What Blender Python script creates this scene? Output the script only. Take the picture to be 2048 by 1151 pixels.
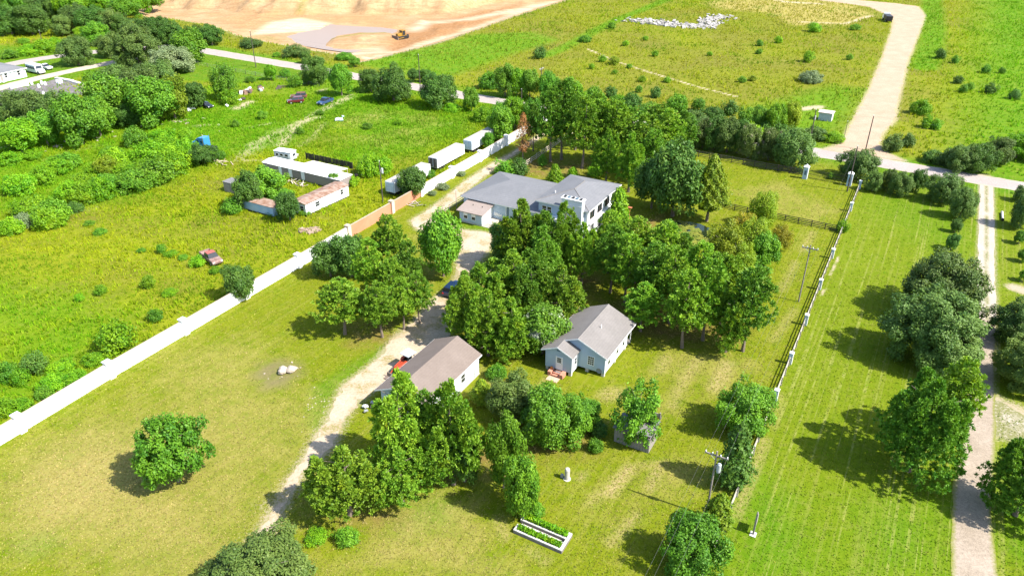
import bpy, bmesh, math, random
import numpy as np
from mathutils import Vector, Matrix, geometry

for o in list(bpy.data.objects): bpy.data.objects.remove(o)
S = bpy.context.scene
COL = S.collection
R = math.radians
rnd = random.Random(11)
NR = np.random.default_rng(7)

# ------------------------------------------------------------------ camera, sky, sun, exposure
F_PX, PITCH, CAM_H = 1500.0, R(29.5), 58.0
cam = bpy.data.cameras.new('camera'); camo = bpy.data.objects.new('camera', cam); COL.objects.link(camo)
camo.location = (0, 0, CAM_H); camo.rotation_euler = (R(90) - PITCH, 0, 0)
cam.sensor_width = 36; cam.lens = 36 * F_PX / 2048; cam.clip_start = 1; cam.clip_end = 20000
S.camera = camo
SUN_AZ, SUN_EL = R(-26), R(48)
sd = Vector((math.cos(SUN_AZ) * math.cos(SUN_EL), math.sin(SUN_AZ) * math.cos(SUN_EL), math.sin(SUN_EL)))
W = bpy.data.worlds.new('World'); S.world = W; W.use_nodes = True
wn = W.node_tree.nodes; wl = W.node_tree.links
sky = wn.new('ShaderNodeTexSky'); sky.sky_type = 'NISHITA'; sky.sun_disc = False
sky.sun_elevation = SUN_EL; sky.sun_rotation = R(90) - SUN_AZ
wl.new(sky.outputs[0], wn['Background'].inputs[0]); wn['Background'].inputs[1].default_value = 0.15
sl = bpy.data.lights.new('sun', 'SUN'); sl.energy = 5.0; sl.angle = R(0.53); sl.color = (1.0, 0.95, 0.87)
so = bpy.data.objects.new('sun', sl); COL.objects.link(so); so.location = sd * 300
so.rotation_euler = (-sd).to_track_quat('-Z', 'Y').to_euler()
S.view_settings.view_transform = 'Standard'; S.view_settings.look = 'None'
S.view_settings.exposure = 1.2; S.view_settings.gamma = 1.0
S.render.engine = 'CYCLES'
S.cycles.max_bounces = 5; S.cycles.transparent_max_bounces = 4

# ------------------------------------------------------------------ survey helpers: photo point -> ground point, site axes
sP, cP = math.sin(PITCH), math.cos(PITCH)
def g(x, y, z=0.0):
    u = (x - 1024) / F_PX; v = (y - 575.5) / F_PX
    dx, dy, dz = u, cP - v * sP, -sP - v * cP
    t = (z - CAM_H) / dz
    return (dx * t, dy * t)
def depth(X, Y, Z=0): return Y * cP - (Z - CAM_H) * sP
def hgt(X, Y, ty):
    v = (ty - 575.5) / F_PX
    return CAM_H + (-Y * sP - v * Y * cP) / (cP - v * sP)
TH = R(-29.5); UX, UY = math.cos(TH), math.sin(TH)
def w2l(X, Y): return (X * UX + Y * UY, -X * UY + Y * UX)
def l2w(a, b): return (a * UX - b * UY, a * UY + b * UX)
def gl(x, y, z=0): return w2l(*g(x, y, z))
def gv(x, y, z=0.0): q = g(x, y, z); return Vector((q[0], q[1], z))

# ------------------------------------------------------------------ naming
def tag(o, label=None, cat=None, group=None, kind=None):
    if label: o['label'] = label
    if cat: o['category'] = cat
    if group: o['group'] = group
    if kind: o['kind'] = kind
    return o
def empty(name, loc=(0, 0, 0), rz=0.0):
    o = bpy.data.objects.new(name, None); COL.objects.link(o)
    o.location = loc; o.rotation_euler = (0, 0, rz); o.empty_display_size = .3
    return o
def thing(name, label, cat, loc=(0, 0, 0), rz=0.0, group=None):
    return tag(empty(name, loc, rz), label, cat, group)
def link(name, me, parent=None, mat=None):
    o = bpy.data.objects.new(name, me); COL.objects.link(o)
    if mat is not None and not me.materials: me.materials.append(mat)
    if parent: o.parent = parent
    return o
def site(a, b, z=0.0): q = l2w(a, b); return (q[0], q[1], z)

# ------------------------------------------------------------------ materials
MATS = {}
def nt(name):
    m = bpy.data.materials.new(name); m.use_nodes = True
    n = m.node_tree.nodes; l = m.node_tree.links
    return m, n, l, n['Principled BSDF']
def rgba(c): return (c[0], c[1], c[2], 1)
def mixc(n, l, fac, a, b, bt='MIX'):
    x = n.new('ShaderNodeMix'); x.data_type = 'RGBA'; x.blend_type = bt
    for s, v in ((x.inputs[0], fac), (x.inputs[6], a), (x.inputs[7], b)):
        if hasattr(v, 'links') or hasattr(v, 'is_output'): l.new(v, s)
        elif isinstance(v, (int, float)): s.default_value = v
        else: s.default_value = rgba(v)
    return x.outputs[2]
def math_n(n, l, op, a, b=0.0, clamp=False):
    x = n.new('ShaderNodeMath'); x.operation = op; x.use_clamp = clamp
    for s, v in ((x.inputs[0], a), (x.inputs[1], b)):
        if isinstance(v, (int, float)): s.default_value = v
        else: l.new(v, s)
    return x.outputs[0]
def noise(n, l, vec, scale, detail=4, rough=.6):
    x = n.new('ShaderNodeTexNoise'); x.inputs['Scale'].default_value = scale
    x.inputs['Detail'].default_value = detail; x.inputs['Roughness'].default_value = rough
    if vec is not None: l.new(vec, x.inputs['Vector'])
    return x.outputs[0]
def ramp(n, l, fac, lo, hi):
    x = n.new('ShaderNodeMapRange'); x.clamp = True
    x.inputs[1].default_value = lo; x.inputs[2].default_value = hi
    l.new(fac, x.inputs[0]); return x.outputs[0]
def simple(name, c, rough=.7, c2=None, scale=2.0, metal=0, spec=.3, bump=0.0, bscale=30, lo=.35, hi=.65, coords='Object', stretch=None):
    if name in MATS: return MATS[name]
    m, n, l, b = nt(name)
    tc = n.new('ShaderNodeTexCoord').outputs[coords]
    if stretch:
        mp = n.new('ShaderNodeMapping'); mp.inputs['Scale'].default_value = stretch; l.new(tc, mp.inputs[0]); tc = mp.outputs[0]
    if c2 is None: c2 = tuple(x * .8 for x in c)
    f = ramp(n, l, noise(n, l, tc, scale, 6, .65), lo, hi)
    l.new(mixc(n, l, f, c, c2), b.inputs['Base Color'])
    b.inputs['Roughness'].default_value = rough; b.inputs['Metallic'].default_value = metal
    b.inputs['Specular IOR Level'].default_value = spec
    if bump:
        bn = n.new('ShaderNodeBump'); bn.inputs['Strength'].default_value = bump; bn.inputs['Distance'].default_value = .05
        l.new(noise(n, l, tc, bscale, 3), bn.inputs['Height']); l.new(bn.outputs[0], b.inputs['Normal'])
    MATS[name] = m; return m
def glass(name='dark glass', c=(.02, .025, .03)):
    if name in MATS: return MATS[name]
    m, n, l, b = nt(name); b.inputs['Base Color'].default_value = rgba(c); b.inputs['Roughness'].default_value = .08
    b.inputs['Specular IOR Level'].default_value = .6; MATS[name] = m; return m
def shingle(name, c, c2):
    if name in MATS: return MATS[name]
    m, n, l, b = nt(name)
    tc = n.new('ShaderNodeTexCoord').outputs['Object']
    f1 = noise(n, l, tc, .35, 5, .6); f2 = noise(n, l, tc, 7.0, 3, .7)
    br = n.new('ShaderNodeTexVoronoi'); br.inputs['Scale'].default_value = 3.2; l.new(tc, br.inputs['Vector'])
    f = math_n(n, l, 'ADD', math_n(n, l, 'MULTIPLY', f1, .9), math_n(n, l, 'MULTIPLY', f2, .5))
    col = mixc(n, l, ramp(n, l, f, .45, .95), c, c2)
    col = mixc(n, l, math_n(n, l, 'MULTIPLY', ramp(n, l, br.outputs['Color'], 0, 1), .25), col, tuple(x * .7 for x in c))
    l.new(col, b.inputs['Base Color']); b.inputs['Roughness'].default_value = .9; b.inputs['Specular IOR Level'].default_value = .15
    wv = n.new('ShaderNodeTexWave'); wv.bands_direction = 'Z'; wv.inputs['Scale'].default_value = 2.2; wv.inputs['Distortion'].default_value = .6
    l.new(tc, wv.inputs[0])
    bn = n.new('ShaderNodeBump'); bn.inputs['Strength'].default_value = .5; bn.inputs['Distance'].default_value = .03
    l.new(wv.outputs[1], bn.inputs['Height']); l.new(bn.outputs[0], b.inputs['Normal'])
    MATS[name] = m; return m
def siding(name, c, c2=None):
    if name in MATS: return MATS[name]
    m, n, l, b = nt(name)
    tc = n.new('ShaderNodeTexCoord').outputs['Object']
    f = ramp(n, l, noise(n, l, tc, .8, 6, .65), .35, .75)
    l.new(mixc(n, l, f, c, c2 or tuple(x * .88 for x in c)), b.inputs['Base Color'])
    wv = n.new('ShaderNodeTexWave'); wv.wave_profile = 'SAW'; wv.bands_direction = 'Z'; wv.inputs['Scale'].default_value = 1.6
    l.new(tc, wv.inputs[0])
    bn = n.new('ShaderNodeBump'); bn.inputs['Strength'].default_value = .45; bn.inputs['Distance'].default_value = .02
    l.new(wv.outputs[1], bn.inputs['Height']); l.new(bn.outputs[0], b.inputs['Normal'])
    b.inputs['Roughness'].default_value = .6; MATS[name] = m; return m
def foliage(name, c1, c2, c3=None, transl=.28, hue=.010):
    if name in MATS: return MATS[name]
    m, n, l, b = nt(name)
    at = n.new('ShaderNodeAttribute'); at.attribute_name = 'tint'
    oi = n.new('ShaderNodeObjectInfo')
    col = mixc(n, l, at.outputs['Fac'], c1, c2)
    if c3:
        tc = n.new('ShaderNodeTexCoord').outputs['Object']
        col = mixc(n, l, ramp(n, l, noise(n, l, tc, .45, 3), .58, .72), col, c3)
    hs = n.new('ShaderNodeHueSaturation'); l.new(col, hs.inputs['Color'])
    mr = n.new('ShaderNodeMapRange'); mr.inputs[3].default_value = .5 - hue; mr.inputs[4].default_value = .5 + hue
    l.new(oi.outputs['Random'], mr.inputs[0]); l.new(mr.outputs[0], hs.inputs['Hue'])
    rv = math_n(n, l, 'FRACT', math_n(n, l, 'MULTIPLY', oi.outputs['Random'], 17.3))
    mv = n.new('ShaderNodeMapRange'); mv.inputs[3].default_value = .78; mv.inputs[4].default_value = 1.22
    l.new(rv, mv.inputs[0]); l.new(mv.outputs[0], hs.inputs['Value'])
    l.new(hs.outputs[0], b.inputs['Base Color'])
    b.inputs['Roughness'].default_value = .55; b.inputs['Specular IOR Level'].default_value = .25
    tr = n.new('ShaderNodeBsdfTranslucent')
    tcol = mixc(n, l, 1.0, hs.outputs[0], (1.5, 1.45, .45), 'MULTIPLY'); l.new(tcol, tr.inputs[0])
    mx = n.new('ShaderNodeMixShader'); mx.inputs[0].default_value = transl
    l.new(b.outputs[0], mx.inputs[1]); l.new(tr.outputs[0], mx.inputs[2])
    l.new(mx.outputs[0], n['Material Output'].inputs[0])
    MATS[name] = m; return m

WHITE = simple('white paint', (.80, .80, .79), .55, (.72, .72, .71), .7)
WALLW = simple('white masonry paint', (.80, .80, .80), .7, (.70, .70, .69), .5, bump=.15, bscale=12)
TERRA = simple('salmon masonry paint', (.52, .215, .125), .75, (.46, .185, .105), .4, bump=.15, bscale=12)
CAPB = simple('weathered cap', (.42, .33, .25), .8, (.34, .28, .22), 1.2)
SHADEW = siding('shade blue siding', (.37, .47, .58))  # blue tint carries the shade on walls turned from the sun
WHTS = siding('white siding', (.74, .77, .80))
ROOFG = shingle('grey shingles', (0.139, 0.143, 0.151), (0.181, 0.181, 0.189))
ROOFC = shingle('weathered grey brown shingles', (0.155, 0.143, 0.133), (0.206, 0.189, 0.178))
ROOFB = shingle('brown shingles', (0.155, 0.124, 0.105), (0.197, 0.160, 0.137))
ROOFP = shingle('tan shingles', (0.235, 0.189, 0.164), (0.286, 0.235, 0.206))
GLASS = glass()
WOODD = simple('dark stained wood', (.035, .03, .026), .8, (.06, .05, .045), 3)
WOODG = simple('grey weathered wood', (.30, .27, .24), .85, (.20, .18, .16), 2.5, stretch=(1, 1, 6))
WOODL = simple('pale weathered wood', (.48, .42, .34), .85, (.34, .29, .23), 2.5)
POLEM = simple('creosoted pole wood', (.05, .042, .036), .85, (.09, .075, .06), 3)
POLEG = simple('grey pole wood', (.24, .21, .18), .85, (.16, .14, .12), 3)
BLACK = simple('black metal', (.015, .015, .016), .5, (.025, .025, .026), 4)
RUBBER = simple('tyre rubber', (.02, .02, .02), .9)
STEEL = simple('galvanised steel', (.45, .46, .47), .45, (.36, .37, .38), 3, metal=.6)
CONC = simple('concrete', (.52, .50, .46), .85, (.40, .385, .35), 1.5, bump=.2)
CONCD = simple('dark block', (.20, .165, .15), .9, (.14, .12, .115), 2.5, bump=.3)
BRICK = simple('red brick', (.36, .14, .09), .85, (.48, .24, .16), 4)
RUSTR = simple('rusty sheet roof', (.30, .215, .17), .8, (.20, .11, .07), .8, lo=.42, hi=.6)
BARK = simple('bark', (.13, .10, .075), .9, (.20, .16, .125), 3, bump=.4, bscale=9)
BARKL = simple('pale bark', (.30, .27, .23), .9, (.20, .17, .14), 3, bump=.4, bscale=9)

# ------------------------------------------------------------------ mesh builder
class MB:
    def __init__(s): s.v = []; s.f = []
    def add(s, vs, fs):
        k = len(s.v); s.v += [tuple(p) for p in vs]; s.f += [tuple(i + k for i in q) for q in fs]; return s
    def box(s, x0, x1, y0, y1, z0, z1):
        return s.add([(x0, y0, z0), (x1, y0, z0), (x1, y1, z0), (x0, y1, z0), (x0, y0, z1), (x1, y0, z1), (x1, y1, z1), (x0, y1, z1)],
                     [(0, 3, 2, 1), (4, 5, 6, 7), (0, 1, 5, 4), (1, 2, 6, 5), (2, 3, 7, 6), (3, 0, 4, 7)])
    def prism(s, prof, axis, c0, c1):
        """profile of (p,q) points extruded along axis: 'y' -> (p,c,q), 'x' -> (c,p,q), 'z' -> (p,q,c)"""
        def mk(p, q, c): return (p, c, q) if axis == 'y' else ((c, p, q) if axis == 'x' else (p, q, c))
        k = len(prof)
        vs = [mk(p, q, c0) for p, q in prof] + [mk(p, q, c1) for p, q in prof]
        fs = [tuple(range(k))[::-1], tuple(range(k, 2 * k))] + [(i, (i + 1) % k, k + (i + 1) % k, k + i) for i in range(k)]
        return s.add(vs, fs)
    def tube(s, pts, rads, n=7, cap=True):
        pts = [Vector(p) for p in pts]; k0 = len(s.v); m = len(pts)
        if not hasattr(rads, '__len__'): rads = [rads] * m
        ref = Vector((0.31, .95, 0.05))
        for i, p in enumerate(pts):
            d = (pts[min(i + 1, m - 1)] - pts[max(i - 1, 0)]).normalized()
            if abs(d.dot(ref)) > .95: ref = Vector((.9, .1, .4))
            u = d.cross(ref).normalized(); w = d.cross(u)
            for j in range(n):
                t = 2 * math.pi * j / n; s.v.append(tuple(p + (u * math.cos(t) + w * math.sin(t)) * rads[i]))
        for i in range(m - 1):
            for j in range(n):
                a = k0 + i * n + j; b = k0 + i * n + (j + 1) % n; s.f.append((a, b, b + n, a + n))
        if cap:
            s.f.append(tuple(k0 + j for j in range(n))[::-1]); s.f.append(tuple(k0 + (m - 1) * n + j for j in range(n)))
        return s
    def mesh(s, name):
        me = bpy.data.meshes.new(name); me.from_pydata(s.v, [], s.f); me.update(); return me
    def build(s, name, mat, parent=None, bevel=0.0, smooth=False):
        me = s.mesh(name); bm = bmesh.new(); bm.from_mesh(me)
        bmesh.ops.recalc_face_normals(bm, faces=bm.faces[:])
        if bevel: bmesh.ops.bevel(bm, geom=bm.edges[:], offset=bevel, segments=1, affect='EDGES', clamp_overlap=True)
        bm.to_mesh(me); bm.free(); me.materials.append(mat)
        if smooth:
            for p in me.polygons: p.use_smooth = True
        return link(name, me, parent)
def box(name, mat, parent, x0, x1, y0, y1, z0, z1, bevel=0.0): return MB().box(x0, x1, y0, y1, z0, z1).build(name, mat, parent, bevel)

# ------------------------------------------------------------------ masks over the ground plan
def px2w(pts): return np.array([g(*p) for p in pts])
def seg_dist(P, X, Y, closed):
    d = np.full(X.shape, 1e9); n = len(P)
    for i in range(n if closed else n - 1):
        a = P[i]; b = P[(i + 1) % n]; ab = b - a; L2 = max((ab ** 2).sum(), 1e-9)
        t = np.clip(((X - a[0]) * ab[0] + (Y - a[1]) * ab[1]) / L2, 0, 1)
        d = np.minimum(d, np.hypot(X - a[0] - t * ab[0], Y - a[1] - t * ab[1]))
    return d
def inside(P, X, Y):
    r = np.zeros(X.shape, bool); n = len(P)
    for i in range(n):
        x0, y0 = P[i]; x1, y1 = P[(i + 1) % n]
        c = (y0 > Y) != (y1 > Y)
        r ^= c & (X < (x1 - x0) * (Y - y0) / ((y1 - y0) + 1e-12) + x0)
    return r
def sdist(P, X, Y): d = seg_dist(P, X, Y, True); return np.where(inside(P, X, Y), -d, d)
def pmask(pts, X, Y, soft): return np.clip(.5 - sdist(px2w(pts), X, Y) / soft, 0, 1)
def lmask(pts, X, Y, w, soft): return np.clip(.5 - (seg_dist(px2w(pts), X, Y, False) - w / 2) / soft, 0, 1)
def step(v, e, soft): return np.clip(.5 + (v - e) / soft, 0, 1)
def vnoise(X, Y, s, seed):
    r = np.random.default_rng(seed); T = r.random((256, 256))
    x = X / s + 1000.3; y = Y / s + 1000.7; xi = np.floor(x).astype(int); yi = np.floor(y).astype(int)
    fx = x - xi; fy = y - yi; fx = fx * fx * (3 - 2 * fx); fy = fy * fy * (3 - 2 * fy)
    q = lambda i, j: T[(xi + i) % 256, (yi + j) % 256]
    return (q(0, 0) * (1 - fx) + q(1, 0) * fx) * (1 - fy) + (q(0, 1) * (1 - fx) + q(1, 1) * fx) * fy

QUARRY = [(-140, -60), (60, -30), (272, 22), (300, 34), (345, 36), (430, 50), (480, 70), (545, 84), (610, 96), (680, 108), (722, 112), (712, 124), (745, 118),
          (800, 104), (870, 86), (930, 66), (1024, 33), (1130, 0), (1200, -26), (1260, -50), (1200, -62), (600, -62), (200, -62)]
ROAD = [(-180, 176), (-60, 147), (0, 133), (60, 121), (120, 112), (200, 103), (280, 97), (335, 93), (380, 97), (512, 119), (640, 140.5), (770, 163), (900, 186), (1040, 210),
        (1300, 252), (1640, 306), (1800, 332), (2048, 374), (2300, 415), (2600, 462)]
GRAVEL = [(1640, 300), (1672, 292), (1695, 268), (1706, 245), (1740, 180), (1765, 120), (1785, 60), (1788, 36), (1740, 14), (1690, 7), (1640, 1), (1600, -6),
          (1600, -14), (1720, 1), (1790, 7), (1835, 13), (1849, 30), (1843, 50), (1815, 120), (1797, 190), (1788, 240), (1762, 268), (1755, 288), (1775, 307), (1810, 322), (1730, 312), (1660, 302)]
DRIVE = [(1134, 232), (1118, 246), (1080, 268), (1024, 306), (987, 325), (937, 358), (887, 398), (845, 428), (822, 441), (835, 458), (868, 470), (905, 490), (915, 511), (917, 545),
         (905, 570), (880, 590), (858, 606), (830, 641), (787, 676), (757, 716), (720, 746), (687, 771), (672, 801), (652, 846), (637, 864), (625, 883), (607, 918), (587, 946), (562, 985), (540, 1026), (527, 1048), (515, 1068),
         (548, 1062), (556, 1036), (577, 993), (597, 962), (612, 935), (642, 913), (667, 890), (677, 864), (687, 839), (712, 806), (747, 779), (782, 752), (840, 715), (890, 680), (905, 650), (900, 620), (910, 590), (935, 550), (952, 530), (978, 500), (986, 468), (955, 462), (925, 460), (893, 445),
         (875, 428), (912, 398), (967, 353), (1012, 320), (1045, 298), (1090, 268), (1126, 246), (1142, 236)]
LANE = [(1972, 352), (1973, 400), (1973, 500), (1972, 570), (1975, 640), (1968, 710), (1963, 780), (1960, 840), (1953, 920), (1945, 1000), (1945, 1060), (1950, 1151), (1960, 1300)]
CHDRIVE = [(-120, 212), (0, 176), (50, 163), (95, 152), (160, 138), (230, 124), (300, 108), (345, 96)]

def classify(X, Y):
    a = X * UX + Y * UY; b = -X * UY + Y * UX
    road = seg_dist(px2w(ROAD), X, Y, False)
    north = step(b, 181, 1.5)
    n1 = vnoise(X, Y, 14, 1); n2 = vnoise(X, Y, 5, 2); n3 = vnoise(X, Y, 40, 3)
    left = step(-a, 85.0, 1.0) * (1 - north)
    right = step(a, -8.4, .6) * (1 - north)
    lot = (1 - left) * (1 - right) * (1 - north)
    wild = np.maximum(left, north)
    mow = pmask([(-300, 60), (0, 92), (120, 100), (340, 80), (430, 95), (600, 130), (620, 145), (480, 165), (380, 160), (160, 150), (60, 200), (-300, 330)], X, Y, 6)
    wild = wild * (1 - mow)
    verge = np.clip(1.35 - road / 7.0, 0, 1)
    wild = wild * (1 - .8 * verge)
    lush = .22 * left + .2 * north + .95 * mow + .36 * right + .12 * lot
    lush += .8 * verge
    lush += .75 * pmask([(-60, 560), (150, 590), (260, 640), (210, 730), (120, 800), (-60, 860)], X, Y, 12) * (.5 + .5 * n2)
    lush += .75 * pmask([(-60, 240), (300, 200), (420, 250), (420, 330), (240, 400), (-60, 450)], X, Y, 10) * (.4 + .6 * n2)
    lush += .75 * pmask([(350, 180), (640, 150), (1000, 225), (960, 275), (820, 310), (690, 330), (560, 300), (380, 330)], X, Y, 8) * (.15 + .85 * n1)
    lush += 1.0 * pmask([(725, 125), (870, 92), (960, 70), (1060, 66), (1110, 80), (1030, 104), (900, 150), (800, 150)], X, Y, 8)
    lush += .9 * lmask([(1345, -6), (1290, 18), (1230, 42), (1190, 62), (1130, 95), (1090, 112)], X, Y, 4.5, 3)
    lush += .9 * lmask([(1862, -10), (1868, 60), (1858, 110), (1846, 135)], X, Y, 8, 4)
    lush += .7 * step(a, 8, 20) * north
    lush += .6 * pmask([(1500, 215), (1660, 170), (1735, 180), (1700, 240), (1670, 285), (1560, 270)], X, Y, 8)
    lush += .6 * pmask([(612, 850), (622, 775), (700, 725), (770, 690), (840, 650), (800, 690), (720, 742), (680, 775), (645, 850), (640, 880)], X, Y, 2.0)
    lush += .55 * pmask([(780, 1040), (860, 985), (940, 990), (900, 1050), (800, 1070)], X, Y, 3)
    lush += .5 * pmask([(20, 1100), (40, 1070), (110, 1060), (130, 1090), (60, 1120)], X, Y, 2)
    lush += .5 * pmask([(900, 470), (985, 462), (980, 440), (915, 446)], X, Y, 1)
    lush += .55 * pmask([(1460, 1160), (1500, 940), (1580, 1000), (1640, 1160)], X, Y, 7) + .4 * pmask([(1700, 1010), (1850, 980), (1930, 1000), (1900, 1160), (1720, 1160)], X, Y, 8)
    lush += .5 * pmask([(1990, 920), (2100, 900), (2100, 1160), (2010, 1100)], X, Y, 3)
    lush += .3 * pmask([(1740, 380), (1950, 380), (1958, 480), (1900, 520), (1760, 430)], X, Y, 10)
    dry = lot * (.02 + .22 * n1) + .12 * left * n1
    dry += .75 * pmask([(-60, 930), (150, 800), (330, 710), (480, 700), (610, 800), (600, 880), (540, 1010), (440, 1160), (-60, 1160)], X, Y, 14) * (.45 + .6 * n1)
    dry += .5 * pmask([(620, 1160), (740, 1060), (900, 960), (1000, 1010), (980, 1100), (1050, 1160)], X, Y, 6) * (.4 + .7 * n2)
    dry += .45 * pmask([(820, 470), (850, 560), (890, 600), (840, 640), (880, 540), (850, 470)], X, Y, 3)
    dry += .3 * north * n1
    dry += .85 * pmask([(1400, 6), (1500, -12), (1680, -8), (1742, 30), (1690, 50), (1590, 50), (1530, 26), (1450, 20)], X, Y, 8)
    dry += .5 * pmask([(1080, 900), (1240, 920), (1400, 900), (1430, 960), (1240, 1100), (1180, 1060)], X, Y, 6) * n2
    dry += .45 * pmask([(1330, 700), (1500, 690), (1540, 740), (1420, 830), (1290, 850), (1180, 830)], X, Y, 4) * n2
    dry += .35 * pmask([(1460, 380), (1560, 360), (1680, 420), (1640, 450), (1520, 425)], X, Y, 4)
    dry += .5 * pmask([(600, 250), (760, 215), (960, 240), (900, 290), (760, 300)], X, Y, 8) * n2
    straw = np.zeros(X.shape)
    for pts, w, v in (([(1258, 938), (1236, 962), (1218, 985)], 1.3, 1), ([(1318, 930), (1300, 975)], .8, .9), ([(1285, 930), (1330, 925)], .7, .7), ([(1272, 1030), (1238, 1068), (1222, 1085)], .8, .8),
                      ([(1200, 985), (1180, 1008)], .7, .6), ([(1160, 955), (1165, 950)], .8, .7), ([(1395, 720), (1375, 750), (1350, 790)], 1.4, .55), ([(1455, 728), (1430, 775)], 1.8, .75),
                      ([(1330, 715), (1318, 740)], 1.5, .5), ([(1215, 790), (1235, 785)], 2.6, .6), ([(1345, 810), (1352, 800)], 1, .6), ([(1525, 575), (1530, 572)], 2.2, .9), ([(1560, 580), (1575, 560), (1590, 525)], 1.2, .5),
                      ([(1605, 500), (1625, 465)], 1.4, .5), ([(1545, 680), (1590, 620)], 1.0, .5), ([(1470, 1030), (1500, 960), (1530, 880)], .8, .75), ([(1545, 850), (1562, 790)], .8, .5),
                      ([(1085, 770), (1105, 752)], 1.2, .6), ([(960, 735), (985, 775)], 1.0, .45), ([(1000, 1040), (1010, 1070)], .9, .7), ([(1060, 1098), (1090, 1120)], .8, .6), ([(690, 600), (660, 590)], 1.5, .5)):
        straw = np.maximum(straw, v * lmask(pts, X, Y, w, 1.3))
    dirt = np.zeros(X.shape)
    for pts, w, so_, v in (([(1175, 98), (1230, 122), (1290, 142), (1400, 175), (1476, 194)], 1.5, 1.2, .9), ([(1612, 545), (1628, 522), (1668, 462)], .0, 1.2, .35), ([(1642, 590), (1650, 577)], .5, .6, .9), ([(1660, 550), (1678, 513)], .5, .6, .9),
                           ([(470, 322), (530, 320), (560, 324)], 1.5, 3.0, .75), ([(500, 290), (560, 262), (600, 244), (640, 222), (700, 195)], 3.2, 5.0, .74), ([(480, 316), (520, 288), (560, 262)], 7.0, 9, .6), ([(600, 292), (625, 275), (650, 245)], 3.0, 4, .55), ([(740, 230), (780, 236)], 3, 4, .5), ([(880, 250), (905, 246)], 4, 5, .45), ([(345, 242), (372, 240)], 2, 3, .85), ([(390, 252), (415, 250)], 2, 3, .8), ([(90, 318), (150, 300), (200, 290)], 4, 6, .5), ([(625, 238), (596, 248), (580, 270), (560, 290)], 3.5, 4, .72), ([(700, 190), (660, 212)], 2.5, 3, .7), ([(520, 250), (545, 246)], 3, 4, .6), ([(490, 256), (505, 254)], 2, 3, .6),
                           ([(500, 204), (475, 216)], 4, 4, .8), ([(620, 238), (640, 235)], 2, 3, .9), ([(650, 178), (640, 182)], 3, 3, .6), ([(960, 560), (870, 640)], 2, 2, .2),
                           ([(-40, 310), (15, 292)], 2, 2, .9), ([(155, 425), (190, 415)], 3, 5, .5), ([(1530, -5), (1570, 4), (1640, 8)], 5, 5, .9), ([(1600, 44), (1690, 48), (1742, 32)], 3, 4, .9), ([(1600, 218), (1640, 214)], 4, 3, .8), ([(1130, 322), (1020, 345)], 1.0, 2, .0),
                           ([(2030, 575), (2060, 585)], 3, 2, .9), ([(1985, 800), (2100, 850)], 4, 3, .75), ([(1990, 870), (2100, 880)], 3, 3, .6), ([(540, 1040), (480, 1110), (440, 1160)], 3, 5, .6), ([(560, 1000), (500, 1070)], 4, 4, .4), ([(600, 940), (530, 1010)], 4, 4, .45), ([(1010, 1165), (1000, 1150)], 1, 1, .3)):
        dirt = np.maximum(dirt, v * lmask(pts, X, Y, w, so_))
    dd = sdist(px2w(DRIVE), X, Y); dirt = np.maximum(dirt, .62 * np.clip(1 - dd / 2.2, 0, 1))
    gd = sdist(px2w(GRAVEL), X, Y); dirt = np.maximum(dirt, .7 * np.clip(1 - gd / 2.5, 0, 1))
    ld = seg_dist(px2w(LANE), X, Y, False); dirt = np.maximum(dirt, .6 * np.clip(1 - (ld - 1.3) / 1.0, 0, 1))
    qd = sdist(px2w(QUARRY), X, Y); dirt = np.maximum(dirt, .8 * np.clip(1 - qd / 4, 0, 1))
    needle = np.zeros(X.shape)
    for pts in ([(690, 650), (780, 640), (812, 672), (770, 690), (700, 690)], [(1200, 600), (1330, 610), (1500, 640), (1480, 690), (1330, 685), (1260, 650)], [(1000, 340), (1050, 318), (1180, 325), (1170, 352), (1060, 355)],
                [(820, 900), (1000, 880), (1010, 950), (880, 960)], [(660, 1040), (790, 1010), (800, 1045), (700, 1065)], [(900, 560), (1100, 480), (1200, 560), (1120, 690), (940, 680)], [(1200, 440), (1330, 430), (1330, 480), (1230, 520)], [(980, 880), (1180, 860), (1190, 905), (1010, 915)]):
        needle = np.maximum(needle, pmask(pts, X, Y, 4))
    ash = pmask([(505, 750), (520, 728), (560, 718), (600, 728), (602, 748), (570, 772), (530, 780)], X, Y, 2.5)
    stripes = right * (1 - north)
    olive = .72 * north * (1 - step(a, 0, 25)) * (1 - .6 * verge)
    return dict(wild=np.clip(wild, 0, 1), lush=np.clip(lush, 0, 1), dry=np.clip(dry, 0, 1), dirt=np.clip(dirt, 0, 1), straw=np.clip(straw, 0, 1), needle=np.clip(needle, 0, 1), ash=np.clip(ash, 0, 1), stripes=stripes, olive=np.clip(olive * (.45 + .9 * n1), 0, 1))

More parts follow.
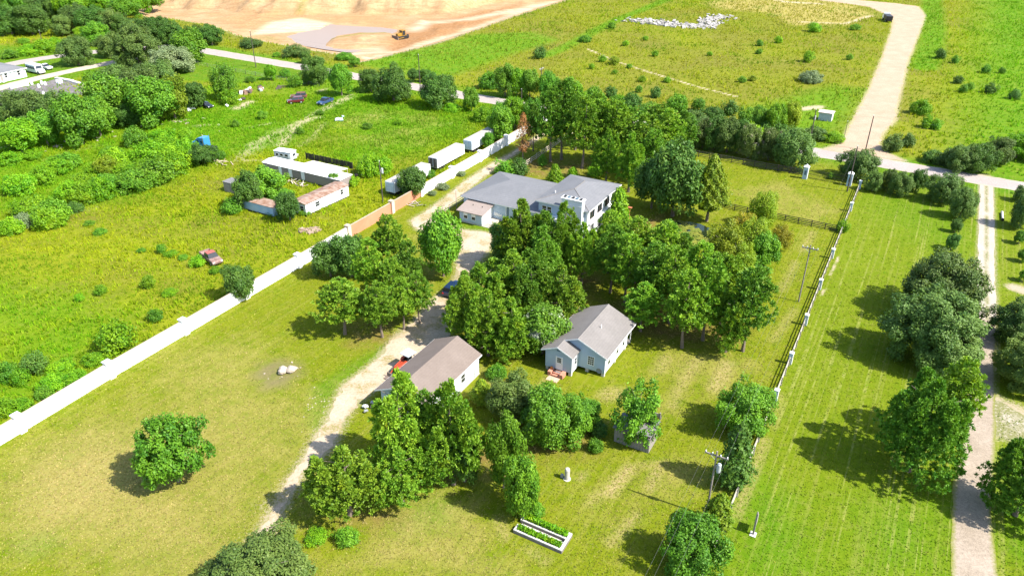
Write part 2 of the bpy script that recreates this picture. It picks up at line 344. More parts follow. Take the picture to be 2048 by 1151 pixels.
# ------------------------------------------------------------------ ground sheet
def ground_material():
    m, n, l, b = nt('grassland')
    geo = n.new('ShaderNodeNewGeometry').outputs['Position']
    A = {}
    for k in ('wild', 'lush', 'dry', 'dirt', 'straw', 'needle', 'ash', 'stripes', 'olive'):
        at = n.new('ShaderNodeAttribute'); at.attribute_name = k; A[k] = at.outputs['Fac']
    N_big = noise(n, l, geo, .05, 4); N_mid = noise(n, l, geo, .35, 6, .65); N_fin = noise(n, l, geo, 2.6, 5, .7); N_gr = noise(n, l, geo, 9.0, 3, .75)
    mow = mixc(n, l, ramp(n, l, N_mid, .3, .7), (.165, .225, .004), (.245, .250, .012))
    wil = mixc(n, l, ramp(n, l, N_mid, .35, .65), (.150, .190, .006), (.300, .285, .014))
    wil = mixc(n, l, ramp(n, l, N_big, .45, .7), wil, (.175, .150, .028))
    wil = mixc(n, l, math_n(n, l, 'MULTIPLY', A['olive'], ramp(n, l, N_mid, .25, .6)), wil, (.185, .160, .030))
    col = mixc(n, l, A['wild'], mow, wil)
    lu = mixc(n, l, ramp(n, l, N_mid, .3, .7), (.075, .220, .004), (.150, .245, .006))
    lf = math_n(n, l, 'ADD', A['lush'], math_n(n, l, 'MULTIPLY', math_n(n, l, 'SUBTRACT', N_mid, .5), .9))
    col = mixc(n, l, math_n(n, l, 'MULTIPLY', ramp(n, l, lf, .12, .85), .92), col, lu)
    dr = mixc(n, l, ramp(n, l, N_fin, .3, .7), (.38, .30, .075), (.46, .36, .14))
    df = math_n(n, l, 'ADD', A['dry'], math_n(n, l, 'MULTIPLY', math_n(n, l, 'SUBTRACT', N_mid, .5), .9))
    col = mixc(n, l, math_n(n, l, 'MULTIPLY', ramp(n, l, df, .25, .95), .8), col, dr)
    # mowing lines run along the plot
    mp = n.new('ShaderNodeMapping'); mp.inputs['Rotation'].default_value = (0, 0, -TH); l.new(geo, mp.inputs[0])
    mp2 = n.new('ShaderNodeMapping'); mp2.inputs['Scale'].default_value = (1, .012, 1); l.new(mp.outputs[0], mp2.inputs[0])
    N_pat0 = noise(n, l, geo, .6, 4, .7)
    st = noise(n, l, mp2.outputs[0], 1.5, 2, .6); st2 = noise(n, l, mp2.outputs[0], 3.4, 2, .5)
    sf = math_n(n, l, 'MULTIPLY', math_n(n, l, 'MULTIPLY', ramp(n, l, st, .585, .615), ramp(n, l, N_pat0, .38, .58)), math_n(n, l, 'MULTIPLY', A['stripes'], .62))
    col = mixc(n, l, sf, col, (.36, .36, .09))
    inv = math_n(n, l, 'SUBTRACT', 1.0, A['wild'])
    sf2 = math_n(n, l, 'MULTIPLY', ramp(n, l, st2, .48, .62), math_n(n, l, 'MULTIPLY', inv, .30))
    col = mixc(n, l, sf2, col, mixc(n, l, 1.0, col, (.62, .72, .4), 'MULTIPLY'))
    st3 = noise(n, l, mp2.outputs[0], 2.2, 3, .6)
    sf3 = math_n(n, l, 'MULTIPLY', ramp(n, l, st3, .53, .66), math_n(n, l, 'MULTIPLY', inv, .35))
    col = mixc(n, l, sf3, col, mixc(n, l, .6, col, (.40, .35, .10)))
    N_pat = noise(n, l, geo, .9, 5, .7)
    col = mixc(n, l, math_n(n, l, 'MULTIPLY', ramp(n, l, N_pat, .52, .68), .42), col, mixc(n, l, .55, col, (.38, .31, .10)))
    col = mixc(n, l, math_n(n, l, 'MULTIPLY', ramp(n, l, N_pat, .48, .34), .45), col, mixc(n, l, 1.0, col, (.60, .80, .5), 'MULTIPLY'))
    sw = math_n(n, l, 'MULTIPLY', A['straw'], ramp(n, l, N_fin, .38, .55)); col = mixc(n, l, math_n(n, l, 'MULTIPLY', sw, .9), col, (.50, .37, .17))
    nd = math_n(n, l, 'MULTIPLY', A['needle'], ramp(n, l, N_mid, .35, .6)); col = mixc(n, l, math_n(n, l, 'MULTIPLY', nd, .75), col, (.24, .135, .055))
    ah = math_n(n, l, 'MULTIPLY', A['ash'], ramp(n, l, N_mid, .25, .5)); col = mixc(n, l, math_n(n, l, 'MULTIPLY', ah, .62), col, mixc(n, l, ramp(n, l, N_fin, .4, .6), (.26, .19, .12), (.17, .13, .085)))
    dt = math_n(n, l, 'ADD', A['dirt'], math_n(n, l, 'MULTIPLY', math_n(n, l, 'SUBTRACT', N_fin, .5), 1.1))
    col = mixc(n, l, math_n(n, l, 'MULTIPLY', ramp(n, l, dt, .35, .75), ramp(n, l, A['dirt'], 0, .15)), col, (.50, .40, .27))
    # blade-scale grain
    N_g2 = noise(n, l, geo, 4.5, 3, .8)
    col = mixc(n, l, math_n(n, l, 'MULTIPLY', ramp(n, l, N_gr, .42, .62), .55), col, mixc(n, l, 1.0, col, (.52, .58, .45), 'MULTIPLY'))
    col = mixc(n, l, math_n(n, l, 'MULTIPLY', ramp(n, l, N_g2, .52, .66), .5), col, mixc(n, l, 1.0, col, (1.5, 1.4, 1.8), 'MULTIPLY'))
    col = mixc(n, l, math_n(n, l, 'MULTIPLY', ramp(n, l, N_fin, .55, .8), .35), col, mixc(n, l, 1.0, col, (1.35, 1.25, 1.5), 'MULTIPLY'))
    col = mixc(n, l, 1.0, col, mixc(n, l, A['wild'], (.70, .71, .74), (.84, .85, .82)), 'MULTIPLY')
    l.new(col, b.inputs['Base Color']); b.inputs['Roughness'].default_value = .95; b.inputs['Specular IOR Level'].default_value = .08
    hh = math_n(n, l, 'ADD', math_n(n, l, 'MULTIPLY', N_gr, .6), N_fin)
    bs = math_n(n, l, 'ADD', math_n(n, l, 'MULTIPLY', A['wild'], .35), .25)
    bn = n.new('ShaderNodeBump'); bn.inputs['Distance'].default_value = .22; l.new(bs, bn.inputs['Strength'])
    l.new(hh, bn.inputs['Height']); l.new(bn.outputs[0], b.inputs['Normal'])
    return m
def build_ground():
    ys = list(np.geomspace(34, 520, 400)); ys = [-3000, -600, -150, -30, 10] + ys + [560, 700, 1000, 1800, 4000, 9000, 15000]
    ss = list(np.linspace(-1.3, 1.3, 400)); ss = [-14, -6, -3, -1.7] + ss + [1.7, 3, 6, 14]
    ys = np.array(ys); ss = np.array(ss)
    hw = np.maximum(46, .66 * np.abs(ys) + 22)
    X = (ss[None, :] * hw[:, None]); Y = np.repeat(ys[:, None], len(ss), 1)
    n, k = X.shape; X = X.ravel(); Y = Y.ravel()
    cl = classify(X, Y)
    Z = (vnoise(X, Y, 22, 9) - .5) * .0
    qd = sdist(px2w(QUARRY), X, Y); Z = np.where(qd < 0, -np.clip(-qd / 2.0, 0, 1) * 4.5, Z)
    pond = sdist(px2w(POND), X, Y); Z = np.where(pond < 0, -np.clip(-pond, 0, 1) * .8, Z)
    co = np.stack([X, Y, Z], 1).astype(np.float32)
    idx = np.arange(n * k).reshape(n, k)
    q = np.stack([idx[:-1, :-1], idx[:-1, 1:], idx[1:, 1:], idx[1:, :-1]], -1).reshape(-1, 4)
    me = np_mesh('ground', co, q)
    for a_, v in cl.items():
        at = me.attributes.new(a_, 'FLOAT', 'POINT'); at.data.foreach_set('value', v.astype(np.float32))
    me.polygons.foreach_set('use_smooth', np.ones(len(q), bool))
    me.materials.append(ground_material())
    tag(link('ground', me), kind='structure')
def np_mesh(name, co, faces):
    me = bpy.data.meshes.new(name); k = faces.shape[1]; nf = len(faces)
    me.vertices.add(len(co)); me.vertices.foreach_set('co', np.ascontiguousarray(co, np.float32).ravel())
    me.loops.add(nf * k); me.loops.foreach_set('vertex_index', faces.astype(np.int32).ravel())
    me.polygons.add(nf); me.polygons.foreach_set('loop_start', np.arange(0, nf * k, k, dtype=np.int32))
    me.update(calc_edges=True); return me
POND = [(1312, 462), (1325, 446), (1350, 438), (1400, 446), (1428, 458), (1430, 482), (1402, 496), (1350, 494), (1322, 482)]
build_ground()

# ------------------------------------------------------------------ roads and drives
def ragged(P, stepm, amp, seed):
    r = random.Random(seed); out = []; n = len(P)
    for i in range(n):
        a = Vector(P[i]); b_ = Vector(P[(i + 1) % n]); d = b_ - a; L = d.length; k = max(1, int(L / stepm)); nn = Vector((-d.y, d.x)).normalized() if L > 0 else Vector((0, 0))
        for j in range(k):
            out.append(a + d * (j / k) + nn * (r.gauss(0, amp) if j or amp < .2 else 0))
    return out
def sheet(name, pts, z, mat, amp=.25, stepm=.8, seed=1):
    P = ragged([g(*p) for p in pts], stepm, amp, seed)
    tri = geometry.tessellate_polygon([[Vector((p.x, p.y, 0)) for p in P]])
    me = bpy.data.meshes.new(name); me.from_pydata([(p.x, p.y, z) for p in P], [], [tuple(t) for t in tri]); me.update()
    bm = bmesh.new(); bm.from_mesh(me); bmesh.ops.recalc_face_normals(bm, faces=bm.faces[:])
    if bm.faces and sum(f.normal.z for f in bm.faces) < 0: bmesh.ops.reverse_faces(bm, faces=bm.faces[:])
    bm.to_mesh(me); bm.free(); me.materials.append(mat)
    return tag(link(name, me), kind='structure')
def ribbon(name, pts, width, z, mat, stepm=1.5, amp=.12, seed=3):
    P = [Vector(g(*p)) for p in pts]; Q = []
    for i in range(len(P) - 1):   # Catmull-Rom
        p0 = P[max(i - 1, 0)]; p1 = P[i]; p2 = P[i + 1]; p3 = P[min(i + 2, len(P) - 1)]; k = max(1, int((p2 - p1).length / stepm))
        for j in range(k):
            t = j / k; Q.append(.5 * ((2 * p1) + (p2 - p0) * t + (2 * p0 - 5 * p1 + 4 * p2 - p3) * t * t + (3 * p1 - p0 - 3 * p2 + p3) * t ** 3))
    Q.append(P[-1]); r = random.Random(seed); vs = []; fs = []; ac = []; C = 9
    for i, p in enumerate(Q):
        d = (Q[min(i + 1, len(Q) - 1)] - Q[max(i - 1, 0)]).normalized(); nn = Vector((-d.y, d.x))
        w = width(i / (len(Q) - 1)) if callable(width) else width
        for c in range(C):
            s = -1 + 2 * c / (C - 1); e = r.gauss(0, amp) if c in (0, C - 1) else 0
            q = p + nn * (s * w / 2 + e); vs.append((q.x, q.y, z)); ac.append(s)
    for i in range(len(Q) - 1):
        for c in range(C - 1): a = i * C + c; fs.append((a, a + C, a + C + 1, a + 1))
    me = bpy.data.meshes.new(name); me.from_pydata(vs, [], fs); me.update()
    bm = bmesh.new(); bm.from_mesh(me)
    if sum(f.normal.z for f in bm.faces) < 0: bmesh.ops.reverse_faces(bm, faces=bm.faces[:])
    bm.to_mesh(me); bm.free()
    at = me.attributes.new('across', 'FLOAT', 'POINT'); at.data.foreach_set('value', ac)
    me.materials.append(mat); return tag(link(name, me), kind='structure')
def road_mat(name, c1, c2, grass=None, edge=None, gs=.35, g1=(.3, .5), g2=(.36, .5)):
    m, n, l, b = nt(name); geo = n.new('ShaderNodeNewGeometry').outputs['Position']
    N1 = noise(n, l, geo, .25, 6, .65); N2 = noise(n, l, geo, 3.0, 5, .75); N3 = noise(n, l, geo, 12, 2, .7)
    col = mixc(n, l, ramp(n, l, N1, .35, .65), c1, c2)
    col = mixc(n, l, math_n(n, l, 'MULTIPLY', ramp(n, l, N2, .42, .62), .6), col, tuple(x * .66 for x in c2))
    col = mixc(n, l, math_n(n, l, 'MULTIPLY', ramp(n, l, N3, .48, .66), .5), col, tuple(min(.75, x * 1.4) for x in c1))
    at = n.new('ShaderNodeAttribute'); at.attribute_name = 'across'; ab = math_n(n, l, 'ABSOLUTE', at.outputs['Fac'])
    if edge:   # loose shoulder
        f = ramp(n, l, math_n(n, l, 'ADD', ab, math_n(n, l, 'MULTIPLY', math_n(n, l, 'SUBTRACT', N2, .5), .5)), .72, .98); col = mixc(n, l, f, col, edge)
    if grass:  # tufts between the wheel tracks
        f = math_n(n, l, 'SUBTRACT', 1.0, ramp(n, l, ab, .05, gs)); f = math_n(n, l, 'MULTIPLY', f, ramp(n, l, N2, *g2)); f = math_n(n, l, 'MULTIPLY', f, ramp(n, l, N1, *g1))
        col = mixc(n, l, math_n(n, l, 'MULTIPLY', f, .85), col, grass)
    l.new(col, b.inputs['Base Color']); b.inputs['Roughness'].default_value = .95; b.inputs['Specular IOR Level'].default_value = .1
    bn = n.new('ShaderNodeBump'); bn.inputs['Strength'].default_value = .4; bn.inputs['Distance'].default_value = .06
    l.new(math_n(n, l, 'ADD', N2, N3), bn.inputs['Height']); l.new(bn.outputs[0], b.inputs['Normal'])
    return m
M_ROAD = road_mat('chip seal road', (0.336, 0.290, 0.265), (0.286, 0.248, 0.227), edge=(0.353, 0.302, 0.227))
M_GRAV = road_mat('pale caliche gravel', (.40, .30, .215), (.32, .225, .15))
M_DRIVE = road_mat('limestone drive', (.44, .355, .26), (.31, .235, .155), grass=(.20, .185, .05), g1=(.50, .60), g2=(.42, .55))
M_LANE = road_mat('lane gravel', (0.395, 0.344, 0.286), (0.336, 0.286, 0.227), grass=(0.134, 0.143, 0.034), gs=.42)
ribbon('church_lane', CHDRIVE, 5.5, .012, road_mat('church lane', (0.420, 0.361, 0.294), (0.370, 0.311, 0.244), edge=(0.353, 0.302, 0.202)))
ribbon('main_road', ROAD, 6.4, .020, M_ROAD)
sheet('gravel_road', GRAVEL, .028, M_GRAV, .3, 1.0, 5)
sheet('driveway', DRIVE, .016, M_DRIVE, .22, .6, 6)
ribbon('private_lane', LANE[:6], 2.5, .018, M_LANE, amp=.07)
ribbon('private_lane', LANE[4:], lambda t: 2.5 + 1.8 * t, .022, road_mat('lower lane gravel', (.34, .28, .22), (.235, .19, .14), edge=(.17, .18, .035)), amp=.07)
sheet('lane_branch', [(1962, 800), (1990, 798), (2060, 838), (2140, 880), (2140, 930), (2040, 885), (1990, 872), (1955, 880)], .010, M_LANE, .25, .6, 8)
sheet('parking_pad', [(-20, 182), (60, 172), (112, 158), (160, 164), (172, 186), (150, 200), (60, 205), (-20, 215)], .008, simple('old asphalt pad', (.12, .105, .105), .9, (.17, .15, .15), .25), .2, 1, 9)

# ------------------------------------------------------------------ quarry
def build_quarry():
    P = px2w(QUARRY); x0, y0 = P.min(0) - 3; x1, y1 = P.max(0) + 3
    st = 1.3; xs = np.arange(x0, x1, st); ys = np.arange(y0, min(y1, 640), st)
    X, Y = np.meshgrid(xs, ys); sh = X.shape; X = X.ravel(); Y = Y.ravel(); sdv = sdist(P, X, Y)
    D = -sdv
    n1 = vnoise(X, Y, 9, 21); n2 = vnoise(X, Y, 3.2, 22); n3 = vnoise(X, Y, 25, 23)
    Z = .02 + .15 * np.minimum(D, 0) - 1.35 * np.clip((D - .3) / 5.0, 0, 1) + ((n2 - .5) * .8 + (n1 - .5) * 1.3) * np.clip((D - 2) / 6, 0, 1)
    bank = np.clip((seg_y(X, Y) + 3 * (n1 - .5) * 2) / 22, 0, 1); Z += bank ** .8 * (8.5 + 3 * (n3 - .5)) + bank * (np.abs(vnoise(X * 2.2, Y * .6, 6, 24) - .5) * 6.0)
    Z = np.where(D > 1, np.maximum(Z, -1.33 + .12 * n2), Z); wet = pmask(QWATER, X, Y, 3.0); Z = Z * (1 - wet) + (-1.62) * wet
    spit = pmask([(655, 84), (668, 70), (720, 62), (775, 60), (792, 72), (770, 86), (700, 90)], X, Y, 2.5); Z += .7 * spit
    red = pmask([(768, 98), (790, 60), (840, 40), (960, 20), (1030, 5), (1020, 22), (900, 60), (820, 92), (790, 102)], X, Y, 8)
    ora = pmask([(440, 30), (512, 22), (640, 28), (760, 22), (800, 40), (790, 55), (700, 40), (560, 50), (470, 50)], X, Y, 8)
    pale = pmask([(540, 38), (600, 30), (660, 40), (640, 54), (560, 60), (530, 62), (500, 64)], X, Y, 4) + lmask([(1130, -4), (1000, 22), (930, 34), (850, 40), (828, 55)], X, Y, 6, 5) * .9 + lmask([(1060, 14), (930, 60), (800, 98), (740, 112)], X, Y, 5, 4) + .7 * pmask([(690, 106), (650, 98), (760, 88), (780, 98)], X, Y, 4)
    green = np.clip(spit - .35 * n2, 0, 1) * step(-Y, -g(700, 72)[1], 4) * .0 + .8 * lmask([(665, 72), (720, 64), (770, 62)], X, Y, 3, 3) + .9 * pmask([(500, 62), (540, 66), (565, 76), (560, 84), (500, 74)], X, Y, 3) * n1 * 1.5 + .75 * lmask([(600, 24), (640, 0)], X, Y, 3, 4) + .6 * lmask([(660, -5), (680, 2)], X, Y, 8, 8)
    idx = np.arange(X.size).reshape(sh); keep = (sdv < 4.0)
    q = np.stack([idx[:-1, :-1], idx[:-1, 1:], idx[1:, 1:], idx[1:, :-1]], -1).reshape(-1, 4)
    q = q[(keep[q]).all(1)]
    me = np_mesh('quarry_floor', np.stack([X, Y, Z], 1), q)
    for k, v in (('red', red), ('ora', ora), ('pale', pale), ('green', green), ('wet', wet), ('bank', bank)):
        at = me.attributes.new(k, 'FLOAT', 'POINT'); at.data.foreach_set('value', np.clip(v, 0, 1).astype(np.float32))
    me.polygons.foreach_set('use_smooth', np.ones(len(q), bool))
    m, n, l, b = nt('sandy clay'); geo = n.new('ShaderNodeNewGeometry').outputs['Position']
    N1 = noise(n, l, geo, .12, 6, .65); N2 = noise(n, l, geo, .8, 5, .7)
    col = mixc(n, l, ramp(n, l, N1, .35, .65), (.40, .27, .15), (.335, .20, .095))
    mpb = n.new('ShaderNodeMapping'); mpb.inputs['Scale'].default_value = (.55, .07, .3); l.new(geo, mpb.inputs[0]); NS = noise(n, l, mpb.outputs[0], 1.0, 4, .65)
    mpr = n.new('ShaderNodeMapping'); mpr.inputs['Rotation'].default_value = (0, 0, R(-25)); mpr.inputs['Scale'].default_value = (.05, .6, 1); l.new(geo, mpr.inputs[0]); NT = noise(n, l, mpr.outputs[0], 1.0, 4, .6)
    def att(k): a = n.new('ShaderNodeAttribute'); a.attribute_name = k; return math_n(n, l, 'MULTIPLY', a.outputs['Fac'], ramp(n, l, N2, .2, .55))
    col = mixc(n, l, att('ora'), col, (.37, .21, .095)); col = mixc(n, l, att('red'), col, (.25, .115, .042)); col = mixc(n, l, att('pale'), col, (.52, .43, .31)); col = mixc(n, l, att('bank'), col, (.40, .285, .155)); col = mixc(n, l, att('green'), col, (.12, .17, .015))
    bk = n.new('ShaderNodeAttribute'); bk.attribute_name = 'bank'; col = mixc(n, l, math_n(n, l, 'MULTIPLY', math_n(n, l, 'MULTIPLY', bk.outputs['Fac'], ramp(n, l, NS, .48, .62)), .7), col, (.22, .135, .06))
    col = mixc(n, l, math_n(n, l, 'MULTIPLY', ramp(n, l, NT, .47, .6), .55), col, (.25, .15, .075))
    col = mixc(n, l, math_n(n, l, 'MULTIPLY', ramp(n, l, N2, .45, .7), .5), col, (.19, .115, .05))
    l.new(col, b.inputs['Base Color']); b.inputs['Roughness'].default_value = .95; b.inputs['Specular IOR Level'].default_value = .1
    bn = n.new('ShaderNodeBump'); bn.inputs['Strength'].default_value = .5; bn.inputs['Distance'].default_value = .4; l.new(N2, bn.inputs['Height']); l.new(bn.outputs[0], b.inputs['Normal'])
    me.materials.append(m); tag(link('quarry_floor', me), kind='structure')
    m, n, l, b = nt('muddy water'); b.inputs['Base Color'].default_value = (.26, .195, .155, 1); b.inputs['Roughness'].default_value = .3; b.inputs['Specular IOR Level'].default_value = .08
    big = [(560, 60), (590, 52), (630, 46), (655, 38), (700, 42), (770, 44), (800, 50), (792, 66), (800, 90), (740, 106), (690, 104), (645, 98), (610, 92), (570, 78)]
    P2 = [g(*p, -1.3) for p in big]; tri = geometry.tessellate_polygon([[Vector((p[0], p[1], 0)) for p in P2]])
    me = bpy.data.meshes.new('quarry_pool'); me.from_pydata([(p[0], p[1], -1.38) for p in P2], [], [tuple(t) for t in tri]); me.update(); me.materials.append(m)
    tag(link('quarry_pool', me), kind='structure')
QWATER = [(575, 66), (600, 58), (640, 52), (660, 42), (700, 46), (770, 49), (796, 54), (780, 60), (720, 57), (670, 64), (652, 80), (662, 90), (720, 93), (690, 101), (648, 95), (615, 88)]
BANKL = px2w([(250, 8), (400, 14), (545, 24), (600, 24), (700, 22), (800, 26), (880, 22), (960, 8), (1060, -14), (1150, -36)])
def seg_y(X, Y):
    # metres beyond the foot of the bank, measured along the view axis of the pit
    xp = BANKL[:, 0]; o = np.argsort(xp); return Y - np.interp(X, xp[o], BANKL[:, 1][o])
build_quarry()

# ------------------------------------------------------------------ tall meadow grass (one mass)
def build_tufts():
    def samp(x0, x1, y0, y1, n): return NR.uniform(x0, x1, n), NR.uniform(y0, y1, n)
    XS, YS, HS = [], [], []
    x, y = samp(-150, 5, 45, 215, 120000); XS.append(x); YS.append(y); HS.append(np.full(len(x), .42))
    x, y = samp(-230, 260, 130, 400, 120000); XS.append(x); YS.append(y); HS.append(np.full(len(x), .62))
    X = np.concatenate(XS); Y = np.concatenate(YS); H = np.concatenate(HS)
    c = classify(X, Y); r = NR.random(len(X))
    vis = np.abs(X) < (.70 * (Y * cP + CAM_H * sP) + 4)
    keep = vis & (c['wild'] * (1 - .9 * c['dirt']) > .25 + .5 * r) & (sdist(px2w(QUARRY), X, Y) > 1) & (sdist(px2w(GRAVEL), X, Y) > .7) & (seg_dist(px2w(ROAD), X, Y, False) > 4.5)
    X, Y, H = X[keep], Y[keep], H[keep]; c = {k: v[keep] for k, v in c.items()}; n = len(X)
    H = H * NR.uniform(.5, 1.35, n) * (.7 + .6 * vnoise(X, Y, 6, 31)); B = 3
    co = np.zeros((n, B, 3, 3)); 
    for k in range(B):
        t = NR.uniform(0, 6.283, n); lean = NR.uniform(0, 6.283, n); wd = H * NR.uniform(.28, .5, n)
        bx = X + NR.normal(0, .12, n); by = Y + NR.normal(0, .12, n)
        co[:, k, 0] = np.stack([bx - np.cos(t) * wd / 2, by - np.sin(t) * wd / 2, np.full(n, -.03)], 1)
        co[:, k, 1] = np.stack([bx + np.cos(t) * wd / 2, by + np.sin(t) * wd / 2, np.full(n, -.03)], 1)
        co[:, k, 2] = np.stack([bx + np.cos(lean) * H * .45, by + np.sin(lean) * H * .45, H], 1)
    me = np_mesh('meadow_grass', co.reshape(-1, 3), np.arange(n * B * 3).reshape(-1, 3))
    nz = vnoise(X, Y, 7, 41) * .6 + vnoise(X, Y, 2.2, 42) * .4
    gcol = np.array([.29, .40, .006]); ycol = np.array([.41, .44, .010]); lcol = np.array([.14, .36, .006]); dcol = np.array([.44, .34, .09])
    f = np.clip((nz - .2) / .4 + NR.normal(0, .13, n), 0, 1)[:, None]; col = gcol * (1 - f) + ycol * f
    lf = np.clip(c['lush'] * 1.1 + NR.normal(0, .15, n), 0, 1)[:, None]; col = col * (1 - lf) + lcol * lf
    dfm = np.clip(c['dry'] * 1.0 - .1 + NR.normal(0, .10, n), 0, 1)[:, None] * .5; col = col * (1 - dfm) + dcol * dfm
    ol = np.clip(c['olive'] * .62 + NR.normal(0, .15, n), 0, 1)[:, None] * .85; col = col * (1 - ol) + np.array([.30, .26, .04]) * ol
    wd_ = np.clip((vnoise(X, Y, 9, 61) - .62) * 6, 0, 1)[:, None] * .5; col = col * (1 - wd_) + np.array([.12, .27, .01]) * wd_
    col = col * NR.uniform(.8, 1.2, n)[:, None] * .92
    cc = np.ones((n, B * 3, 4), np.float32); cc[:, :, :3] = col[:, None, :]
    at = me.attributes.new('blade', 'FLOAT_COLOR', 'POINT'); at.data.foreach_set('color', cc.ravel())
    m, nn, l, b = nt('meadow blades'); a_ = nn.new('ShaderNodeAttribute'); a_.attribute_name = 'blade'
    l.new(a_.outputs['Color'], b.inputs['Base Color']); b.inputs['Roughness'].default_value = .8; b.inputs['Specular IOR Level'].default_value = .1
    tr = nn.new('ShaderNodeBsdfTranslucent'); l.new(a_.outputs['Color'], tr.inputs[0]); mx = nn.new('ShaderNodeMixShader'); mx.inputs[0].default_value = .45
    l.new(b.outputs[0], mx.inputs[1]); l.new(tr.outputs[0], mx.inputs[2]); l.new(mx.outputs[0], nn['Material Output'].inputs[0])
    me.materials.append(m); tag(link('meadow_grass', me), 'tall yellow green meadow grass growing wild over the open fields', 'grass', kind='stuff')
    print('tufts', n)
build_tufts()
def build_lawn():
    n = 270000; px = NR.uniform(-60, 2108, n); py = NR.uniform(60, 1190, n)
    u = (px - 1024) / F_PX; v = (py - 575.5) / F_PX; dz = -sP - v * cP; t = -CAM_H / dz; X = u * t; Y = (cP - v * sP) * t
    c = classify(X, Y)
    keep = (c['wild'] < .5) & (c['dirt'] < .55) & (c['ash'] < .6) & (sdist(px2w(DRIVE), X, Y) > .25) & (seg_dist(px2w(ROAD), X, Y, False) > 3.4) & (seg_dist(px2w(LANE), X, Y, False) > 1.9) & (sdist(px2w(POND), X, Y) > .3) & (sdist(px2w(QUARRY), X, Y) > 1) & (sdist(px2w(GRAVEL), X, Y) > .3) & (seg_dist(px2w(CHDRIVE), X, Y, False) > 3.0) & (np.abs(X) < 200)
    a = X * UX + Y * UY; b = -X * UY + Y * UX
    keep &= (c['stripes'] < .5) | (NR.random(n) < .55)
    for (a0, a1, b0, b1) in ((-37, -28, 72, 84.5), (-50.2, -42.8, 55, 68), (-73.3, -46.8, 105.8, 125), (-26.2, -20.4, 46, 48.9)): keep &= ~((a > a0) & (a < a1) & (b > b0) & (b < b1))
    X, Y = X[keep], Y[keep]; c = {k: q[keep] for k, q in c.items()}; n = len(X); sc = np.hypot(X, Y) / 90
    H = NR.uniform(.05, .13, n) * (.7 + .5 * sc); wd = NR.uniform(.10, .2, n) * (.55 + .6 * sc); tt = NR.uniform(0, 6.283, n); ln = NR.uniform(0, 6.283, n)
    co = np.zeros((n, 3, 3)); co[:, 0] = np.stack([X - np.cos(tt) * wd / 2, Y - np.sin(tt) * wd / 2, np.full(n, .0)], 1); co[:, 1] = np.stack([X + np.cos(tt) * wd / 2, Y + np.sin(tt) * wd / 2, np.full(n, .0)], 1); co[:, 2] = np.stack([X + np.cos(ln) * H * 1.1, Y + np.sin(ln) * H * 1.1, H], 1)
    me = np_mesh('lawn_grass', co.reshape(-1, 3), np.arange(n * 3).reshape(-1, 3))
    nz = vnoise(X, Y, 2.5, 51) * .5 + vnoise(X, Y, .8, 52) * .5
    f = np.clip((nz - .3) / .4 + NR.normal(0, .25, n), 0, 1)[:, None]; col = np.array([.20, .30, .006]) * (1 - f) + np.array([.36, .37, .02]) * f
    lf = np.clip(c['lush'] + NR.normal(0, .2, n), 0, 1)[:, None]; col = col * (1 - lf) + np.array([.13, .32, .006]) * lf
    df = np.clip(np.maximum(c['dry'] * 1.2, np.maximum(c['straw'], c['needle'])) + NR.normal(0, .22, n), 0, 1)[:, None]; col = col * (1 - df) + np.array([.50, .40, .15]) * df
    col = col * NR.uniform(.7, 1.3, n)[:, None] * .75; cc = np.ones((n, 3, 4), np.float32); cc[:, :, :3] = col[:, None, :]
    at = me.attributes.new('blade', 'FLOAT_COLOR', 'POINT'); at.data.foreach_set('color', cc.ravel()); me.materials.append(bpy.data.materials['meadow blades'])
    tag(link('lawn_grass', me), 'short mown grass covering the plot and the right lawn', 'grass', kind='stuff')
build_lawn()

# ------------------------------------------------------------------ trees: crown and trunk meshes shared between copies
def fib(n, r):
    i = np.arange(n) + .5; ph = np.arccos(1 - 2 * i / n); th = np.pi * (1 + 5 ** .5) * i + r.uniform(0, 6)
    return np.stack([np.cos(th) * np.sin(ph), np.sin(th) * np.sin(ph), np.cos(ph)], 1)
def unit(v): return v / np.maximum(np.linalg.norm(v, axis=1, keepdims=True), 1e-6)
def leaf_mesh(name, C, Nn, size, tint, r, aspect=1.5, axis=None):
    n = len(C); ref = r.normal(size=(n, 3)) if axis is None else axis
    t = unit(ref - (ref * Nn).sum(1, keepdims=True) * Nn); b = np.cross(Nn, t)
    s = size[:, None]; hw = b * s / 2; hl = t * s * aspect / 2
    co = np.stack([C - hl, C + hw * .8 - hl * .1, C + hl, C - hw * .8 + hl * .1], 1).reshape(-1, 3)
    me = np_mesh(name, co, np.arange(n * 4).reshape(-1, 4))
    at = me.attributes.new('tint', 'FLOAT', 'POINT'); at.data.foreach_set('value', np.repeat(np.clip(tint, 0, 1), 4).astype(np.float32))
    return me
